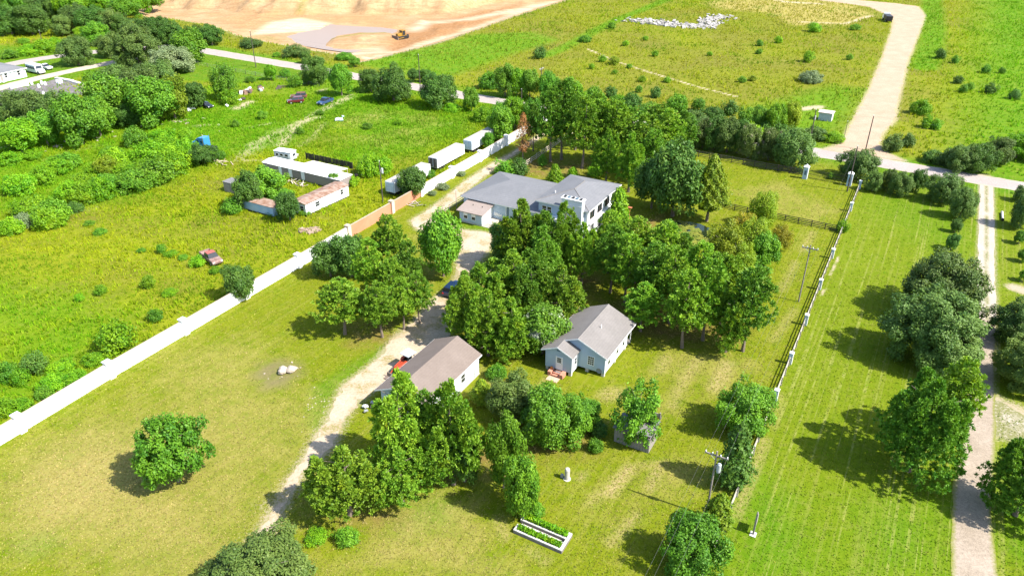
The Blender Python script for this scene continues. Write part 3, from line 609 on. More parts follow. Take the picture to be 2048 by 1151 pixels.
def crown_broad(name, seed, W, H, base, lobes=26, per=230, leaf=.34, lobe_r=.36, flat=1.0, top=1.0, gap=.0):
    """W x W wide crown filling base..H, built of leafy lobes over an uneven ellipsoid"""
    r = np.random.default_rng(seed); cz = (base + H) / 2; rz = (H - base) / 2; rx = W / 2
    D = fib(lobes, r); D += r.normal(0, .16, D.shape); D = unit(D); D = D[D[:, 2] > -.72]
    wob = 1 + .14 * np.sin(3 * np.arctan2(D[:, 1], D[:, 0]) + seed) + r.normal(0, .13, len(D))
    Cn, Nn, Sz, Tn = [], [], [], []
    inner = unit(r.normal(size=(max(4, lobes // 4), 3)))
    for k, d in enumerate(list(D) + list(inner)):
        out = k < len(D); f = (1 - lobe_r) * (wob[k] if out else .45); lc = d * f; lr = lobe_r * r.uniform(.62, 1.3) * (1 if out else 1.1)
        if gap and out and r.random() < gap: continue
        n = int(per * (lr / lobe_r) ** 2); u = unit(r.normal(size=(n * 2, 3))); u = u[((u * d).sum(1) > -.45) | (u[:, 2] > .3)][:n]
        rad = lr * (1 - np.abs(r.normal(0, .16, len(u)))) * r.uniform(.9, 1.12, len(u))
        p = lc + u * rad[:, None]; P = np.stack([p[:, 0] * rx, p[:, 1] * rx, cz + p[:, 2] * rz * flat], 1)
        P += r.normal(0, .14, P.shape)
        nn = unit(u * .55 + d * .3 + np.array([0, 0, .45]) + r.normal(0, .5, u.shape))
        Cn.append(P); Nn.append(nn); Sz.append(leaf * r.uniform(.7, 1.35, len(u))); Tn.append(np.clip(r.normal(.5, .18) + r.normal(0, .2, len(u)), 0, 1))
    C = np.concatenate(Cn); C[:, :2] *= (W / 2) / np.quantile(np.hypot(C[:, 0], C[:, 1]), .985); z0, z1 = np.quantile(C[:, 2], [.004, .996]); C[:, 2] = base + (C[:, 2] - z0) / (z1 - z0) * (H - base)
    return leaf_mesh(name, C, np.concatenate(Nn), np.concatenate(Sz), np.concatenate(Tn), r)
def crown_pine(name, seed, W, H, base, puffs=300, need=26, L=.50, rnd_=False):
    r = np.random.default_rng(seed); Cn, Nn, Sz, Tn, Ax = [], [], [], [], []
    whorl = r.uniform(0, 6.28, 40)
    NL = 7 if rnd_ else 3
    la = r.uniform(0, 6.28) + np.arange(NL) * 6.283 / max(1, NL - 1) + r.normal(0, .25, NL); lrad = W * r.uniform(.22, .33, NL) * (1 if rnd_ else .45); lrad[0] = 0
    lh = H * r.uniform(.66, .93, NL); lh[0] = H; lb = base + (H - base) * r.uniform(0, .22, NL); lw = r.uniform(.42, .62, NL) * (1 if rnd_ else 1.5); lw[0] = .62 if rnd_ else .95
    for k in range(puffs):
        q = int(r.choice(NL, p=(lw * (lh - lb)) / (lw * (lh - lb)).sum())); t = r.random() ** .9; z = lb[q] + (lh[q] - lb[q]) * t
        prof = (np.sin(np.clip((1 - t) * 1.25 + .12, 0, 1) * np.pi / 2) ** .9) * (1 if t > .18 else .55 + 2.5 * t)
        if rnd_: prof = max(.12, (1 - t) ** .62) * min(1, .45 + 2.2 * t)
        wi = int(t * 14); th = whorl[wi] + (k % 5) * 1.2566 + r.normal(0, .33)
        rad = W / 2 * prof * (.35 + .65 * r.random() ** .6) * (1 + .22 * np.sin(whorl[wi + 14] + 2 * th))
        rad *= lw[q]; c = np.array([lrad[q] * np.cos(la[q]) + np.cos(th) * rad, lrad[q] * np.sin(la[q]) + np.sin(th) * rad, z + .25 * rad * .35 + r.normal(0, .12)])
        out = np.array([np.cos(th), np.sin(th), .75]); out /= np.linalg.norm(out)
        u = unit(r.normal(size=(need, 3)) + out * .95); l = L * r.uniform(.7, 1.25, need)
        Cn.append(c + u * l[:, None] * .5); Ax.append(u); Nn.append(unit(np.cross(u, r.normal(size=(need, 3))) + .5 * (out - (u @ out)[:, None] * u))); Sz.append(l)
        Tn.append(np.clip(r.normal(.5, .2) + r.normal(0, .15, need), 0, 1))
    C = np.concatenate(Cn); A = np.concatenate(Ax); N_ = np.concatenate(Nn); N_ = unit(N_ - (N_ * A).sum(1, keepdims=True) * A); Sz = np.concatenate(Sz)
    C[:, :2] *= (W / 2) / np.quantile(np.hypot(C[:, 0], C[:, 1]), .975)
    n = len(C); b = np.cross(N_, A); hl = A * Sz[:, None] * .55; hw = b * (Sz[:, None] * .13)
    co = np.stack([C - hl - hw * .5, C - hl + hw * .5, C + hl * .7 + hw, C + hl * .7 - hw], 1).reshape(-1, 3)
    me = np_mesh(name, co, np.arange(n * 4).reshape(-1, 4))
    at = me.attributes.new('tint', 'FLOAT', 'POINT'); at.data.foreach_set('value', np.repeat(np.concatenate(Tn), 4).astype(np.float32))
    return me
def crown_cone(name, seed, W, H, base, n=5200, leaf=.36, power=.8, droop=False, lump=.3):
    r = np.random.default_rng(seed); t = r.random(n) ** 1.25; th = r.uniform(0, 6.283, n)
    lob = 1 + lump * np.sin(5 * th + 9 * t + seed) * np.sin(17 * t + 3 * th) + lump * .5 * np.sin(11 * th - 23 * t)
    rad = W / 2 * np.clip((1 - t) ** power, .05, 1) * np.clip(.35 + 4 * t, 0, 1) * lob * (1 - np.abs(r.normal(0, .22, n)))
    C = np.stack([np.cos(th) * rad, np.sin(th) * rad, base + (H - base) * t + (r.normal(0, .15, n) - (.4 * rad / (W / 2) if droop else 0))], 1)
    out = np.stack([np.cos(th), np.sin(th), np.full(n, .6)], 1); Nn = unit(out + r.normal(0, .55, (n, 3)))
    ax = np.tile(np.array([[0, 0, -1.0]]), (n, 1)) + r.normal(0, .35, (n, 3)) if droop else None
    tint = np.clip(.5 + .25 * np.sin(5 * th + 9 * t + seed) + r.normal(0, .2, n), 0, 1)
    return leaf_mesh(name, C, Nn, leaf * r.uniform(.7, 1.3, n), tint, r, 2.6 if droop else 1.5, ax)
def trunk_mesh(name, seed, H, r0, limbs, spread, start=.3, topf=.9, up=.7, twigs=0):
    r = random.Random(seed); m = MB()
    pts = [(0, 0, -.15)]; x = y = 0
    for k in range(1, 6):
        x += r.gauss(0, .035) * H * .25; y += r.gauss(0, .035) * H * .25; pts.append((x, y, H * topf * k / 5))
    m.tube(pts, [r0 * 1.35] + [r0 * (1 - .17 * k) for k in range(1, 6)], 8)
    for k in range(limbs):
        t = start + (.85 - start) * k / max(1, limbs - 1); z0 = H * topf * t; i = min(4, int(t * 5)); p0 = Vector(pts[i]).lerp(Vector(pts[i + 1]), t * 5 - i)
        a = k * 2.4 + r.uniform(-.4, .4); Lg = spread * r.uniform(.7, 1.05) * (1 - .35 * t); d = Vector((math.cos(a), math.sin(a), up * r.uniform(.4, 1.2)))
        p1 = p0 + d * Lg * .5; p2 = p1 + Vector((d.x, d.y, d.z + .25)) * Lg * .5 + Vector((r.gauss(0, .1), r.gauss(0, .1), 0)) * Lg; rr = r0 * .5 * (1 - .5 * t)
        m.tube([p0, p1, p2], [rr, rr * .65, rr * .22], 6)
        for q in range(twigs):
            s = r.uniform(.2, 1.0); b0 = p0.lerp(p1, s * 2) if s < .5 else p1.lerp(p2, s * 2 - 1); aa = r.uniform(0, 6.28); dd = Vector((math.cos(aa), math.sin(aa), r.uniform(.1, .9))) * Lg * .35
            m.tube([b0, b0 + dd * .5, b0 + dd], [rr * .3, rr * .2, rr * .08], 4)
    return m.mesh(name)

KIND = {}
def reg(kind, W, H, crowns, trunks): KIND[kind] = (W, H, crowns, trunks)
reg('pine', 6.0, 12.0, [crown_pine('crown', 100 + k, 6.0, 12.0, 3.4, 420, 26, .44) for k in range(4)], [trunk_mesh('trunk', 200 + k, 12.0, .19, 9, 2.4, .35, .94, .35) for k in range(4)])
reg('pinelow', 7.0, 10.5, [crown_pine('crown', 120 + k, 7.0, 10.5, 1.0, 760, 26, .40, True) for k in range(3)], [trunk_mesh('trunk', 220 + k, 10.5, .22, 9, 2.8, .2, .92, .35) for k in range(3)])
reg('pinebig', 10.5, 12.5, [crown_pine('crown', 140, 10.5, 12.5, .6, 1700, 26, .42, True)], [trunk_mesh('trunk', 240, 12.5, .3, 12, 4.2, .15, .92, .3)])
reg('broad', 7.0, 7.0, [crown_broad('crown', 300 + k, 7.0, 7.0, .9, 56, 230, .24, .26) for k in range(4)], [trunk_mesh('trunk', 320 + k, 7.0, .2, 7, 2.8, .25, .8) for k in range(4)])
reg('open', 8.0, 7.5, [crown_broad('crown', 340, 8.0, 7.5, 1.3, 90, 150, .23, .17, gap=.12)], [trunk_mesh('trunk', 345, 7.5, .2, 11, 3.6, .2, .8, .6, 4)])
reg('oak', 9.0, 7.5, [crown_broad('crown', 360 + k, 9.0, 7.5, .5, 80, 230, .22, .21) for k in range(4)], [trunk_mesh('trunk', 380 + k, 7.5, .28, 8, 3.6, .2, .75, .5) for k in range(4)])
reg('oakbig', 11.5, 9.5, [crown_broad('crown', 370 + k, 11.5, 9.5, .6, 120, 290, .21, .165) for k in range(2)], [trunk_mesh('trunk', 390 + k, 9.5, .36, 11, 4.6, .15, .75, .5) for k in range(2)])
reg('bush', 4.0, 3.0, [crown_broad('crown', 400 + k, 4.0, 3.0, -.15, 30, 95, .19, .30) for k in range(4)], [trunk_mesh('stem', 420 + k, 2.2, .06, 6, 1.5, .1, .8, .8) for k in range(4)])
reg('thicket', 6.0, 3.4, [crown_broad('crown', 440 + k, 6.0, 3.4, -.3, 64, 85, .21, .22) for k in range(3)], [trunk_mesh('stem', 450 + k, 2.6, .07, 8, 2.3, .08, .8, .7) for k in range(3)])
reg('cypress', 6.0, 12.0, [crown_cone('crown', 460, 6.6, 12.0, 2.6, 11000, .27, .62, lump=.34)], [trunk_mesh('trunk', 465, 12.0, .24, 10, 2.4, .25, .95, .4)])
reg('column', 3.4, 7.0, [crown_cone('crown', 470 + k, 3.6, 7.0, .3, 5200, .22, .5, lump=.34) for k in range(2)], [trunk_mesh('trunk', 475 + k, 7.0, .12, 8, 1.3, .15, .95, .6) for k in range(2)])
reg('willow', 7.5, 7.5, [crown_broad('crown', 480 + k, 7.5, 7.5, .5, 60, 150, .21, .22, gap=.12) for k in range(2)], [trunk_mesh('trunk', 485 + k, 7.5, .16, 10, 3.4, .15, .85, .7, 2) for k in range(2)])
reg('vase', 6.0, 6.5, [crown_broad('crown', 490, 6.0, 6.5, .5, 64, 120, .21, .18, gap=.15)], [trunk_mesh('trunk', 491, 6.5, .13, 10, 2.6, .12, .8, 1.4)])
reg('dead', 3.4, 8.5, [crown_cone('crown', 495, 3.4, 8.5, 2.0, 3600, .13, .5, lump=.5)], [trunk_mesh('trunk', 496, 8.5, .13, 26, 1.7, .2, .97, .5, 7)])

FOL = dict(
    pine=foliage('pine needles', (.066, .185, .010), (.240, .385, .026), (.230, .320, .014), .24),
    pined=foliage('dark pine needles', (.046, .145, .010), (.155, .285, .022), None, .22),
    broad=foliage('green leaves', (.046, .155, .008), (.155, .315, .016), None, .26),
    dark=foliage('dark leaves', (.036, .105, .012), (.092, .180, .022), None, .22),
    oak=foliage('live oak leaves', (.055, .118, .020), (.135, .205, .038), None, .22),
    bright=foliage('bright leaves', (.072, .215, .005), (.210, .380, .008), (.240, .360, .006), .30),
    yellow=foliage('yellow green leaves', (.110, .200, .007), (.240, .310, .013), None, .28),
    gold=foliage('golden leaves', (.170, .195, .010), (.310, .270, .015), None, .26),
    grey=foliage('silver green leaves', (.110, .165, .070), (.200, .250, .110), None, .2),
    flower=foliage('leaves with white blossom', (.070, .165, .010), (.180, .290, .018), (.60, .58, .52), .2),
    rust=foliage('dead rust needles', (.30, .10, .022), (.42, .20, .075), None, .18),
    pink=foliage('leaves with pale pink blossom', (.060, .115, .02), (.13, .185, .035), (.42, .34, .28), .2))
ORD = ['leftmost', 'second from left', 'third from left', 'fourth from left', 'fifth from left', 'sixth from left', 'seventh from left', 'eighth from left', 'ninth from left', 'tenth from left', 'eleventh from left', 'twelfth from left',
       'thirteenth from left', 'fourteenth from left', 'fifteenth from left', 'sixteenth from left', 'seventeenth from left', 'eighteenth from left', 'nineteenth from left', 'twentieth from left', 'twenty-first from left', 'twenty-second from left', 'twenty-third from left', 'twenty-fourth from left', 'twenty-fifth from left', 'twenty-sixth from left', 'twenty-seventh from left', 'twenty-eighth from left', 'twenty-ninth from left', 'thirtieth from left', 'thirty-first from left', 'thirty-second from left', 'thirty-third from left', 'thirty-fourth from left', 'thirty-fifth from left', 'thirty-sixth from left', 'thirty-seventh from left', 'thirty-eighth from left', 'thirty-ninth from left', 'fortieth from left']
TC = [0]
NAMES = dict(pine='pine_tree', pinelow='pine_tree', pinebig='pine_tree', broad='broadleaf_tree', open='broadleaf_tree', oak='oak_tree', oakbig='oak_tree', bush='bush', thicket='bush', cypress='cypress_tree', column='columnar_tree', willow='willow_tree', vase='broadleaf_tree', dead='dead_tree')
BASEF = dict(pine=.3, pinelow=.1, pinebig=.05, broad=.13, open=.2, oak=.07, oakbig=.06, bush=0, thicket=0, cypress=.2, column=.04, willow=.07, vase=.18, dead=.22)
SHIFT = dict(bush=.40, thicket=.42, oak=.30, broad=.22, open=.28, oakbig=.36, pinebig=.3, pinelow=.22, willow=.25, column=.2, vase=.1)
def tree(kind, fol, bx, by, top, wpx, label, group=None, shift=None, bark=None):
    W0, H0, crowns, trunks = KIND[kind]
    X, Y = g(bx, by); w = wpx * depth(X, Y) / F_PX
    bf = BASEF.get(kind, .1); rx = w / 2; known = shift is not None or kind not in SHIFT
    if known:      # trunk foot seen: find the height whose crown just reaches the top row
        X2, Y2 = X, Y; lo, hi = .5, 40.0
        if kind in ('pine', 'cypress', 'dead', 'column'): rx *= .45
        for _ in range(30):
            h = (lo + hi) / 2; cz = h * (1 + bf) / 2; rz = h * (1 - bf) / 2; dp = depth(X2, Y2, cz); a = math.atan2(CAM_H - cz, Y2)
            row = 575.5 + F_PX * (-Y2 * sP - (cz - CAM_H) * cP) / dp - F_PX / dp * math.hypot(rx * math.sin(a), rz * math.cos(a))
            lo, hi = (h, hi) if row > top else (lo, h)
    else:          # crown outline seen: recover height and foot from its top, bottom and width
        a = math.atan2(CAM_H, Y); E_ = (by - top) / 2 * depth(X, Y) / F_PX; q = E_ ** 2 - (rx * math.sin(a)) ** 2
        rz = max(math.sqrt(max(q, 0)) / math.cos(a), (.34 if kind in ('bush', 'thicket') else .5) * rx); h = 2 * rz / (1 - bf); cz = h * (1 + bf) / 2
        cap = {'oak': .78, 'oakbig': .74, 'bush': .85, 'thicket': .7, 'broad': 1.15, 'open': .95, 'willow': 1.1, 'pinelow': 1.7, 'pinebig': 1.2, 'column': 2.6, 'vase': 1.2}[kind] * rx
        mid = (top + by) / 2
        if rz > cap: rz = cap; h = 2 * rz / (1 - bf); cz = h * (1 + bf) / 2; mid = top + math.hypot(rx * math.sin(a), rz * math.cos(a)) * F_PX / depth(X, Y)
        X2, Y2 = g(bx, mid, cz)
    TC[0] += 1; i = TC[0]; r = random.Random(i * 37 + 5)
    nm = NAMES[kind]
    t = thing(nm, label, 'bush' if nm == 'bush' else 'tree', (X2, Y2, 0), r.uniform(0, 6.283), group)
    v = r.randrange(len(crowns))
    for part, me, mt in (('trunk' if nm != 'bush' else 'stem', trunks[v], bark or (BARK if nm != 'willow_tree' else BARKL)), ('crown', crowns[v], FOL[fol])):
        if not me.materials: me.materials.append(mt)
        o = link(part, me, t); o.material_slots[0].link = 'OBJECT'; o.material_slots[0].material = mt
    s = w / W0 * .97; t.scale = (s * r.uniform(.95, 1.06), s * r.uniform(.95, 1.06), h / H0)
    return t
def clump(desc, items, group):
    """items: (kind, foliage, bx, by, top, width) ; desc ends up as '<ordinal> of the <desc>'"""
    order = sorted(range(len(items)), key=lambda k: items[k][2])
    for rank, k in enumerate(order):
        o = 'rightmost' if rank == len(items) - 1 and rank > 1 else ORD[rank]
        tree(*items[k][:6], '%s of the %s' % (o, desc), group, *items[k][6:])

# --- single trees and shrubs one can point to
tree('open', 'broad', 336, 954, 820, 140, 'lone spreading tree with pale branches on the dry lawn beside the white wall')
tree('oakbig', 'oak', 514, 1250, 1040, 244, 'fine leaved grey green tree cut by the bottom edge of the photo')
tree('cypress', 'yellow', 1413, 442, 312, 74, 'tall yellow green pyramid tree beside the pond', shift=0)
tree('broad', 'dark', 1345, 432, 288, 118, 'large dark shade tree behind the pond', shift=0)
tree('broad', 'dark', 1302, 416, 318, 72, 'dark leafy tree between the house and the large shade tree', shift=0)
tree('column', 'bright', 1237, 452, 376, 50, 'bright green upright tree against the right end of the main house')
tree('dead', 'rust', 1046, 322, 228, 38, 'dead rust brown conifer beside the driveway', shift=0)
tree('broad', 'broad', 887, 552, 422, 88, 'dense bright tree standing alone beside the gravel turning area', shift=.12)
tree('vase', 'broad', 1272, 884, 762, 104, 'upright tree with feathery shoots growing over the grey shed', shift=0)
tree('bush', 'bright', 229, 706, 637, 80, 'big rounded bush in the meadow close to the white wall')
tree('broad', 'dark', 476, 594, 528, 68, 'dark little tree leaning over the meadow side of the white wall')
tree('column', 'yellow', 962, 806, 755, 48, 'small yellow green tree beside the white garage wall')
tree('bush', 'broad', 993, 760, 724, 48, 'round dark green bush on the grass between garage and cottage')
tree('broad', 'flower', 1085, 706, 606, 100, 'tree with creamy white blossom beside the cottage roof', shift=.3)
tree('bush', 'bright', 1686, 470, 438, 30, 'small green bush where the black cross fence meets the pillar fence')
tree('oak', 'oak', 1712, 356, 298, 80, 'round tree behind the right gate pillar', shift=.15)
tree('bush', 'bright', 1662, 366, 345, 15, 'sapling inside the closed gate')
tree('oak', 'dark', 405, 328, 288, 58, 'dark round tree in front of the blue truck')
tree('broad', 'dark', 828, 394, 334, 62, 'thin dark tree hanging over the wall by the first trailer', shift=0)
tree('bush', 'bright', 632, 1090, 1052, 54, 'left one of two round shrubs beside the fading track')
tree('bush', 'broad', 694, 1094, 1047, 56, 'right one of two round shrubs beside the fading track')
tree('oak', 'oak', 158, 130, 74, 72, 'round tree with its own shadow beside the lane near the bus', shift=0)
tree('oak', 'oak', 222, 114, 70, 56, 'pale trunked tree behind the lane right of the round tree', shift=0)
tree('oakbig', 'oak', 280, 130, 52, 100, 'broad oak overhanging the lane where it joins the road', shift=.1)
tree('broad', 'broad', 382, 126, 62, 70, 'green tree at the bend of the road', shift=.1)
tree('oak', 'grey', 340, 140, 96, 92, 'grey green spreading tree in front of the road bend')
tree('column', 'yellow', 1438, 1064, 985, 66, 'light yellow green sapling below the transformer pole')
tree('oak', 'broad', 1388, 1172, 1020, 148, 'leafy tree under the power lines cut by the bottom edge')
tree('oak', 'broad', 1492, 890, 757, 132, 'dense round tree beside the pillar fence under the power lines')
tree('column', 'dark', 1474, 968, 850, 74, 'dark conical tree just right of the transformer pole')
tree('bush', 'dark', 1080, 117, 92, 30, 'lone dark bush in the olive field beyond the road')
tree('bush', 'bright', 1630, 64, 45, 30, 'bush at the lower edge of the sandy field patch')

# --- foreground groups
clump('two puffy pines beside the fading track', [('pinelow', 'pine', 690, 1034, 880, 150), ('pinelow', 'pine', 800, 1012, 885, 122)], 'pines by the fading track')
clump('pines crowding the near end of the garage', [('pinelow', 'pine', 808, 945, 748, 150), ('pinelow', 'pine', 902, 955, 770, 130), ('pine', 'pined', 857, 940, 790, 90)], 'pines by the garage')
clump('trees in the row below the yellow sapling', [('broad', 'dark', 930, 962, 850, 76, .1), ('broad', 'broad', 1008, 975, 830, 78, .1), ('broad', 'broad', 1043, 1034, 906, 80, 0)], 'trees above the raised bed')
clump('dense round trees below the cottage steps', [('oak', 'oak', 1030, 892, 742, 122), ('oak', 'broad', 1105, 908, 765, 150), ('oak', 'broad', 1165, 892, 790, 85)], 'round trees below the cottage')
clump('two low shrubs left of the grey shed', [('bush', 'dark', 1200, 880, 840, 40), ('bush', 'broad', 1190, 908, 875, 34)], 'shrubs beside the shed')
clump('big trees between lawn and private lane', [('oakbig', 'oak', 1890, 640, 497, 172), ('oakbig', 'oak', 1876, 735, 573, 192), ('oakbig', 'oak', 1905, 800, 650, 130), ('pinebig', 'pined', 1848, 965, 752, 178), ('pine', 'pine', 1884, 880, 722, 104)], 'big trees beside the private lane')
clump('dark trees at the right edge of the photo', [('oakbig', 'oak', 2050, 720, 592, 122), ('oakbig', 'oak', 2066, 805, 665, 140), ('pinebig', 'pined', 2062, 1040, 880, 150)], 'dark trees right of the lane')
# --- grove left of the gravel
clump('trees in the grove between white wall and drive', [('broad', 'dark', 662, 552, 480, 70, 0), ('broad', 'dark', 705, 552, 466, 78, 0), ('pine', 'pine', 785, 560, 434, 80), ('pine', 'pine', 748, 602, 482, 76), ('pine', 'pined', 822, 596, 486, 64), ('pine', 'pine', 690, 668, 560, 100), ('pine', 'pine', 765, 674, 566, 78),
     ('pine', 'pine', 808, 658, 560, 74), ('pine', 'pined', 840, 645, 545, 62), ('pine', 'pine', 790, 622, 520, 70)], 'grove beside the white wall')
# --- grove between house and cottage
clump('pines in the grove between house and cottage', [('pinelow', 'pine', 1043, 530, 402, 92), ('pinelow', 'pined', 1092, 545, 425, 96), ('pinelow', 'pine', 1126, 556, 408, 82), ('pinelow', 'pine', 1166, 570, 448, 71), ('broad', 'dark', 1008, 520, 448, 66), ('pinelow', 'pine', 1025, 620, 498, 128), ('pinelow', 'pine', 960, 650, 525, 114),
     ('pinelow', 'pined', 1068, 632, 508, 96), ('pinelow', 'pine', 1122, 640, 528, 101), ('pinelow', 'pine', 975, 702, 580, 96), ('pinelow', 'pine', 1022, 706, 592, 103), ('pinelow', 'pine', 930, 678, 556, 87), ('pinelow', 'pined', 1085, 570, 452, 96), ('bush', 'bright', 915, 700, 668, 50)], 'grove between house and cottage')
# --- grove right of the cottage
clump('pines in the large grove right of the cottage', [('pine', 'pine', 1281, 662, 570, 87), ('pine', 'pine', 1364, 695, 545, 96), ('pine', 'pine', 1405, 680, 520, 92), ('pine', 'pined', 1485, 702, 540, 105), ('pine', 'pine', 1440, 650, 512, 94), ('pine', 'pine', 1338, 645, 500, 96), ('pine', 'pined', 1300, 625, 488, 92), ('pine', 'pine', 1250, 605, 470, 87),
     ('pine', 'pined', 1220, 585, 455, 80), ('pine', 'pine', 1392, 610, 486, 89), ('pine', 'pine', 1318, 575, 448, 92), ('pine', 'pine', 1268, 565, 438, 92), ('pine', 'pined', 1352, 572, 470, 82), ('pine', 'pine', 1215, 545, 425, 75), ('pinelow', 'pine', 1462, 694, 580, 80), ('pine', 'pined', 1325, 545, 445, 80), ('pine', 'pine', 1240, 530, 430, 69), ('pine', 'pined', 1420, 625, 510, 85)], 'grove right of the cottage')
clump('loose trees and shrubs right of the pond', [('willow', 'yellow', 1528, 452, 380, 64), ('willow', 'yellow', 1452, 552, 445, 90), ('willow', 'yellow', 1505, 556, 432, 80), ('willow', 'gold', 1562, 500, 448, 46), ('willow', 'gold', 1490, 482, 425, 62), ('broad', 'broad', 1530, 535, 465, 62), ('bush', 'broad', 1515, 556, 512, 60), ('willow', 'yellow', 1480, 590, 480, 70)], 'willows right of the pond')
# --- around the main house
clump('shrubs and saplings behind the main house', [('bush', 'broad', 1012, 350, 318, 56), ('bush', 'dark', 1040, 350, 316, 44), ('column', 'bright', 1110, 366, 328, 32), ('column', 'bright', 1146, 362, 334, 28), ('column', 'broad', 1085, 330, 308, 20), ('bush', 'bright', 1190, 352, 330, 34)], 'shrubs behind the house')
clump('shrubs between white wall and drive', [('bush', 'grey', 886, 380, 364, 30), ('bush', 'grey', 922, 352, 340, 22), ('bush', 'grey', 865, 391, 380, 20)], 'shrubs along the wall')
clump('tall pines in the wood behind the main house', [('pine', 'pined', 1101, 323, 178, 72), ('pine', 'pined', 1123, 319, 165, 76), ('pine', 'pine', 1164, 337, 196, 80), ('pine', 'pined', 1066, 302, 210, 40), ('pine', 'pine', 1196, 325, 200, 66), ('pine', 'pine', 1228, 335, 205, 80), ('pine', 'pined', 1258, 328, 218, 72), ('pine', 'pine', 1288, 346, 232, 80),
     ('pinelow', 'pine', 1262, 372, 270, 70), ('pine', 'pined', 1300, 366, 262, 66), ('pine', 'pine', 1330, 335, 222, 80), ('pinelow', 'pine', 1215, 355, 262, 60), ('pine', 'pined', 1360, 325, 225, 66), ('pine', 'pine', 1150, 300, 175, 64), ('pine', 'pine', 1190, 292, 188, 64), ('pine', 'pined', 1225, 300, 200, 60), ('pine', 'pine', 1310, 310, 210, 64), ('pinelow', 'bright', 1362, 345, 300, 50)], 'pines behind the house')
clump('trees in the row inside the road behind the black fence', [('oak', 'dark', 1382, 294, 232, 52, .05), ('oak', 'pink', 1405, 296, 238, 48, .05), ('oak', 'dark', 1428, 300, 234, 56, .05), ('oak', 'oak', 1453, 304, 236, 58, .05), ('oak', 'pink', 1495, 316, 250, 56, .05), ('oak', 'pink', 1536, 320, 258, 50, .05), ('oak', 'oak', 1582, 336, 258, 84, .05), ('oak', 'dark', 1474, 306, 240, 46, .05), ('oak', 'dark', 1556, 312, 262, 46, .05)], 'row behind the black fence')
clump('bushes along the far verge of the middle road', [('thicket', 'broad', 978, 190, 142, 48), ('broad', 'broad', 1010, 194, 130, 48), ('broad', 'bright', 1034, 198, 136, 44), ('broad', 'broad', 1060, 194, 140, 42), ('broad', 'broad', 1098, 196, 146, 44), ('broad', 'broad', 1140, 202, 156, 46), ('thicket', 'broad', 1186, 208, 172, 50), ('bush', 'dark', 1222, 195, 172, 28), ('thicket', 'dark', 1264, 220, 185, 44),
     ('bush', 'dark', 1312, 205, 173, 26), ('thicket', 'broad', 1355, 230, 188, 48), ('bush', 'broad', 1398, 222, 196, 30), ('thicket', 'dark', 1425, 238, 212, 54), ('bush', 'dark', 1461, 232, 200, 36), ('thicket', 'broad', 1496, 250, 214, 44), ('broad', 'broad', 1522, 255, 214, 38), ('broad', 'bright', 1552, 262, 210, 44), ('broad', 'yellow', 1584, 268, 204, 46), ('thicket', 'dark', 1546, 272, 236, 64), ('thicket', 'broad', 1300, 232, 205, 60),
     ('thicket', 'oak', 1385, 246, 218, 60), ('thicket', 'bright', 1240, 212, 190, 44), ('thicket', 'bright', 1500, 278, 245, 60), ('thicket', 'bright', 1668, 285, 262, 44), ('thicket', 'oak', 1630, 280, 252, 56)], 'bushes along the far verge')
clump('dark roadside trees beyond the road at right', [('thicket', 'dark', 1870, 326, 298, 50), ('oak', 'oak', 1925, 340, 290, 66), ('oak', 'dark', 1962, 345, 288, 66), ('oak', 'oak', 2000, 352, 274, 66), ('oak', 'bright', 2040, 360, 264, 64), ('bush', 'oak', 1786, 302, 268, 46), ('bush', 'oak', 1816, 294, 265, 34), ('oak', 'dark', 2085, 366, 270, 66), ('thicket', 'oak', 1898, 332, 300, 50)], 'dark roadside trees')
clump('young trees between right road and striped lawn', [('oak', 'oak', 1744, 382, 344, 36, .1), ('oak', 'oak', 1775, 378, 338, 34, .1), ('oak', 'oak', 1798, 390, 344, 48, .1), ('oak', 'dark', 1831, 382, 338, 36, .1), ('oak', 'oak', 1884, 404, 346, 74, .1), ('oak', 'oak', 1918, 436, 376, 60, .1), ('oak', 'oak', 2038, 455, 382, 52, .1), ('oak', 'oak', 2040, 402, 372, 34, .1)], 'young trees along the right road')
clump('tiny saplings beside the private lane', [('broad', 'dark', 1909, 464, 438, 24, 0), ('broad', 'dark', 1901, 498, 467, 28, 0), ('broad', 'broad', 2036, 487, 460, 24, 0), ('broad', 'broad', 2044, 523, 498, 24, 0), ('broad', 'broad', 2046, 562, 538, 22, 0)], 'saplings by the lane')
clump('scattered bushes in the bright field at top right', [('bush', 'dark', 1883, 117, 97, 24), ('bush', 'broad', 1912, 128, 111, 18), ('bush', 'dark', 1917, 167, 151, 22), ('bush', 'broad', 1928, 189, 168, 20), ('bush', 'broad', 1941, 182, 165, 18), ('bush', 'dark', 1983, 187, 165, 28), ('bush', 'dark', 2031, 198, 178, 26), ('bush', 'broad', 1973, 146, 129, 20), ('bush', 'broad', 2005, 149, 134, 15), ('thicket', 'bright', 1843, 228, 198, 42),
     ('bush', 'bright', 1858, 257, 230, 30), ('bush', 'broad', 1874, 260, 238, 24)], 'bushes in the top right field')
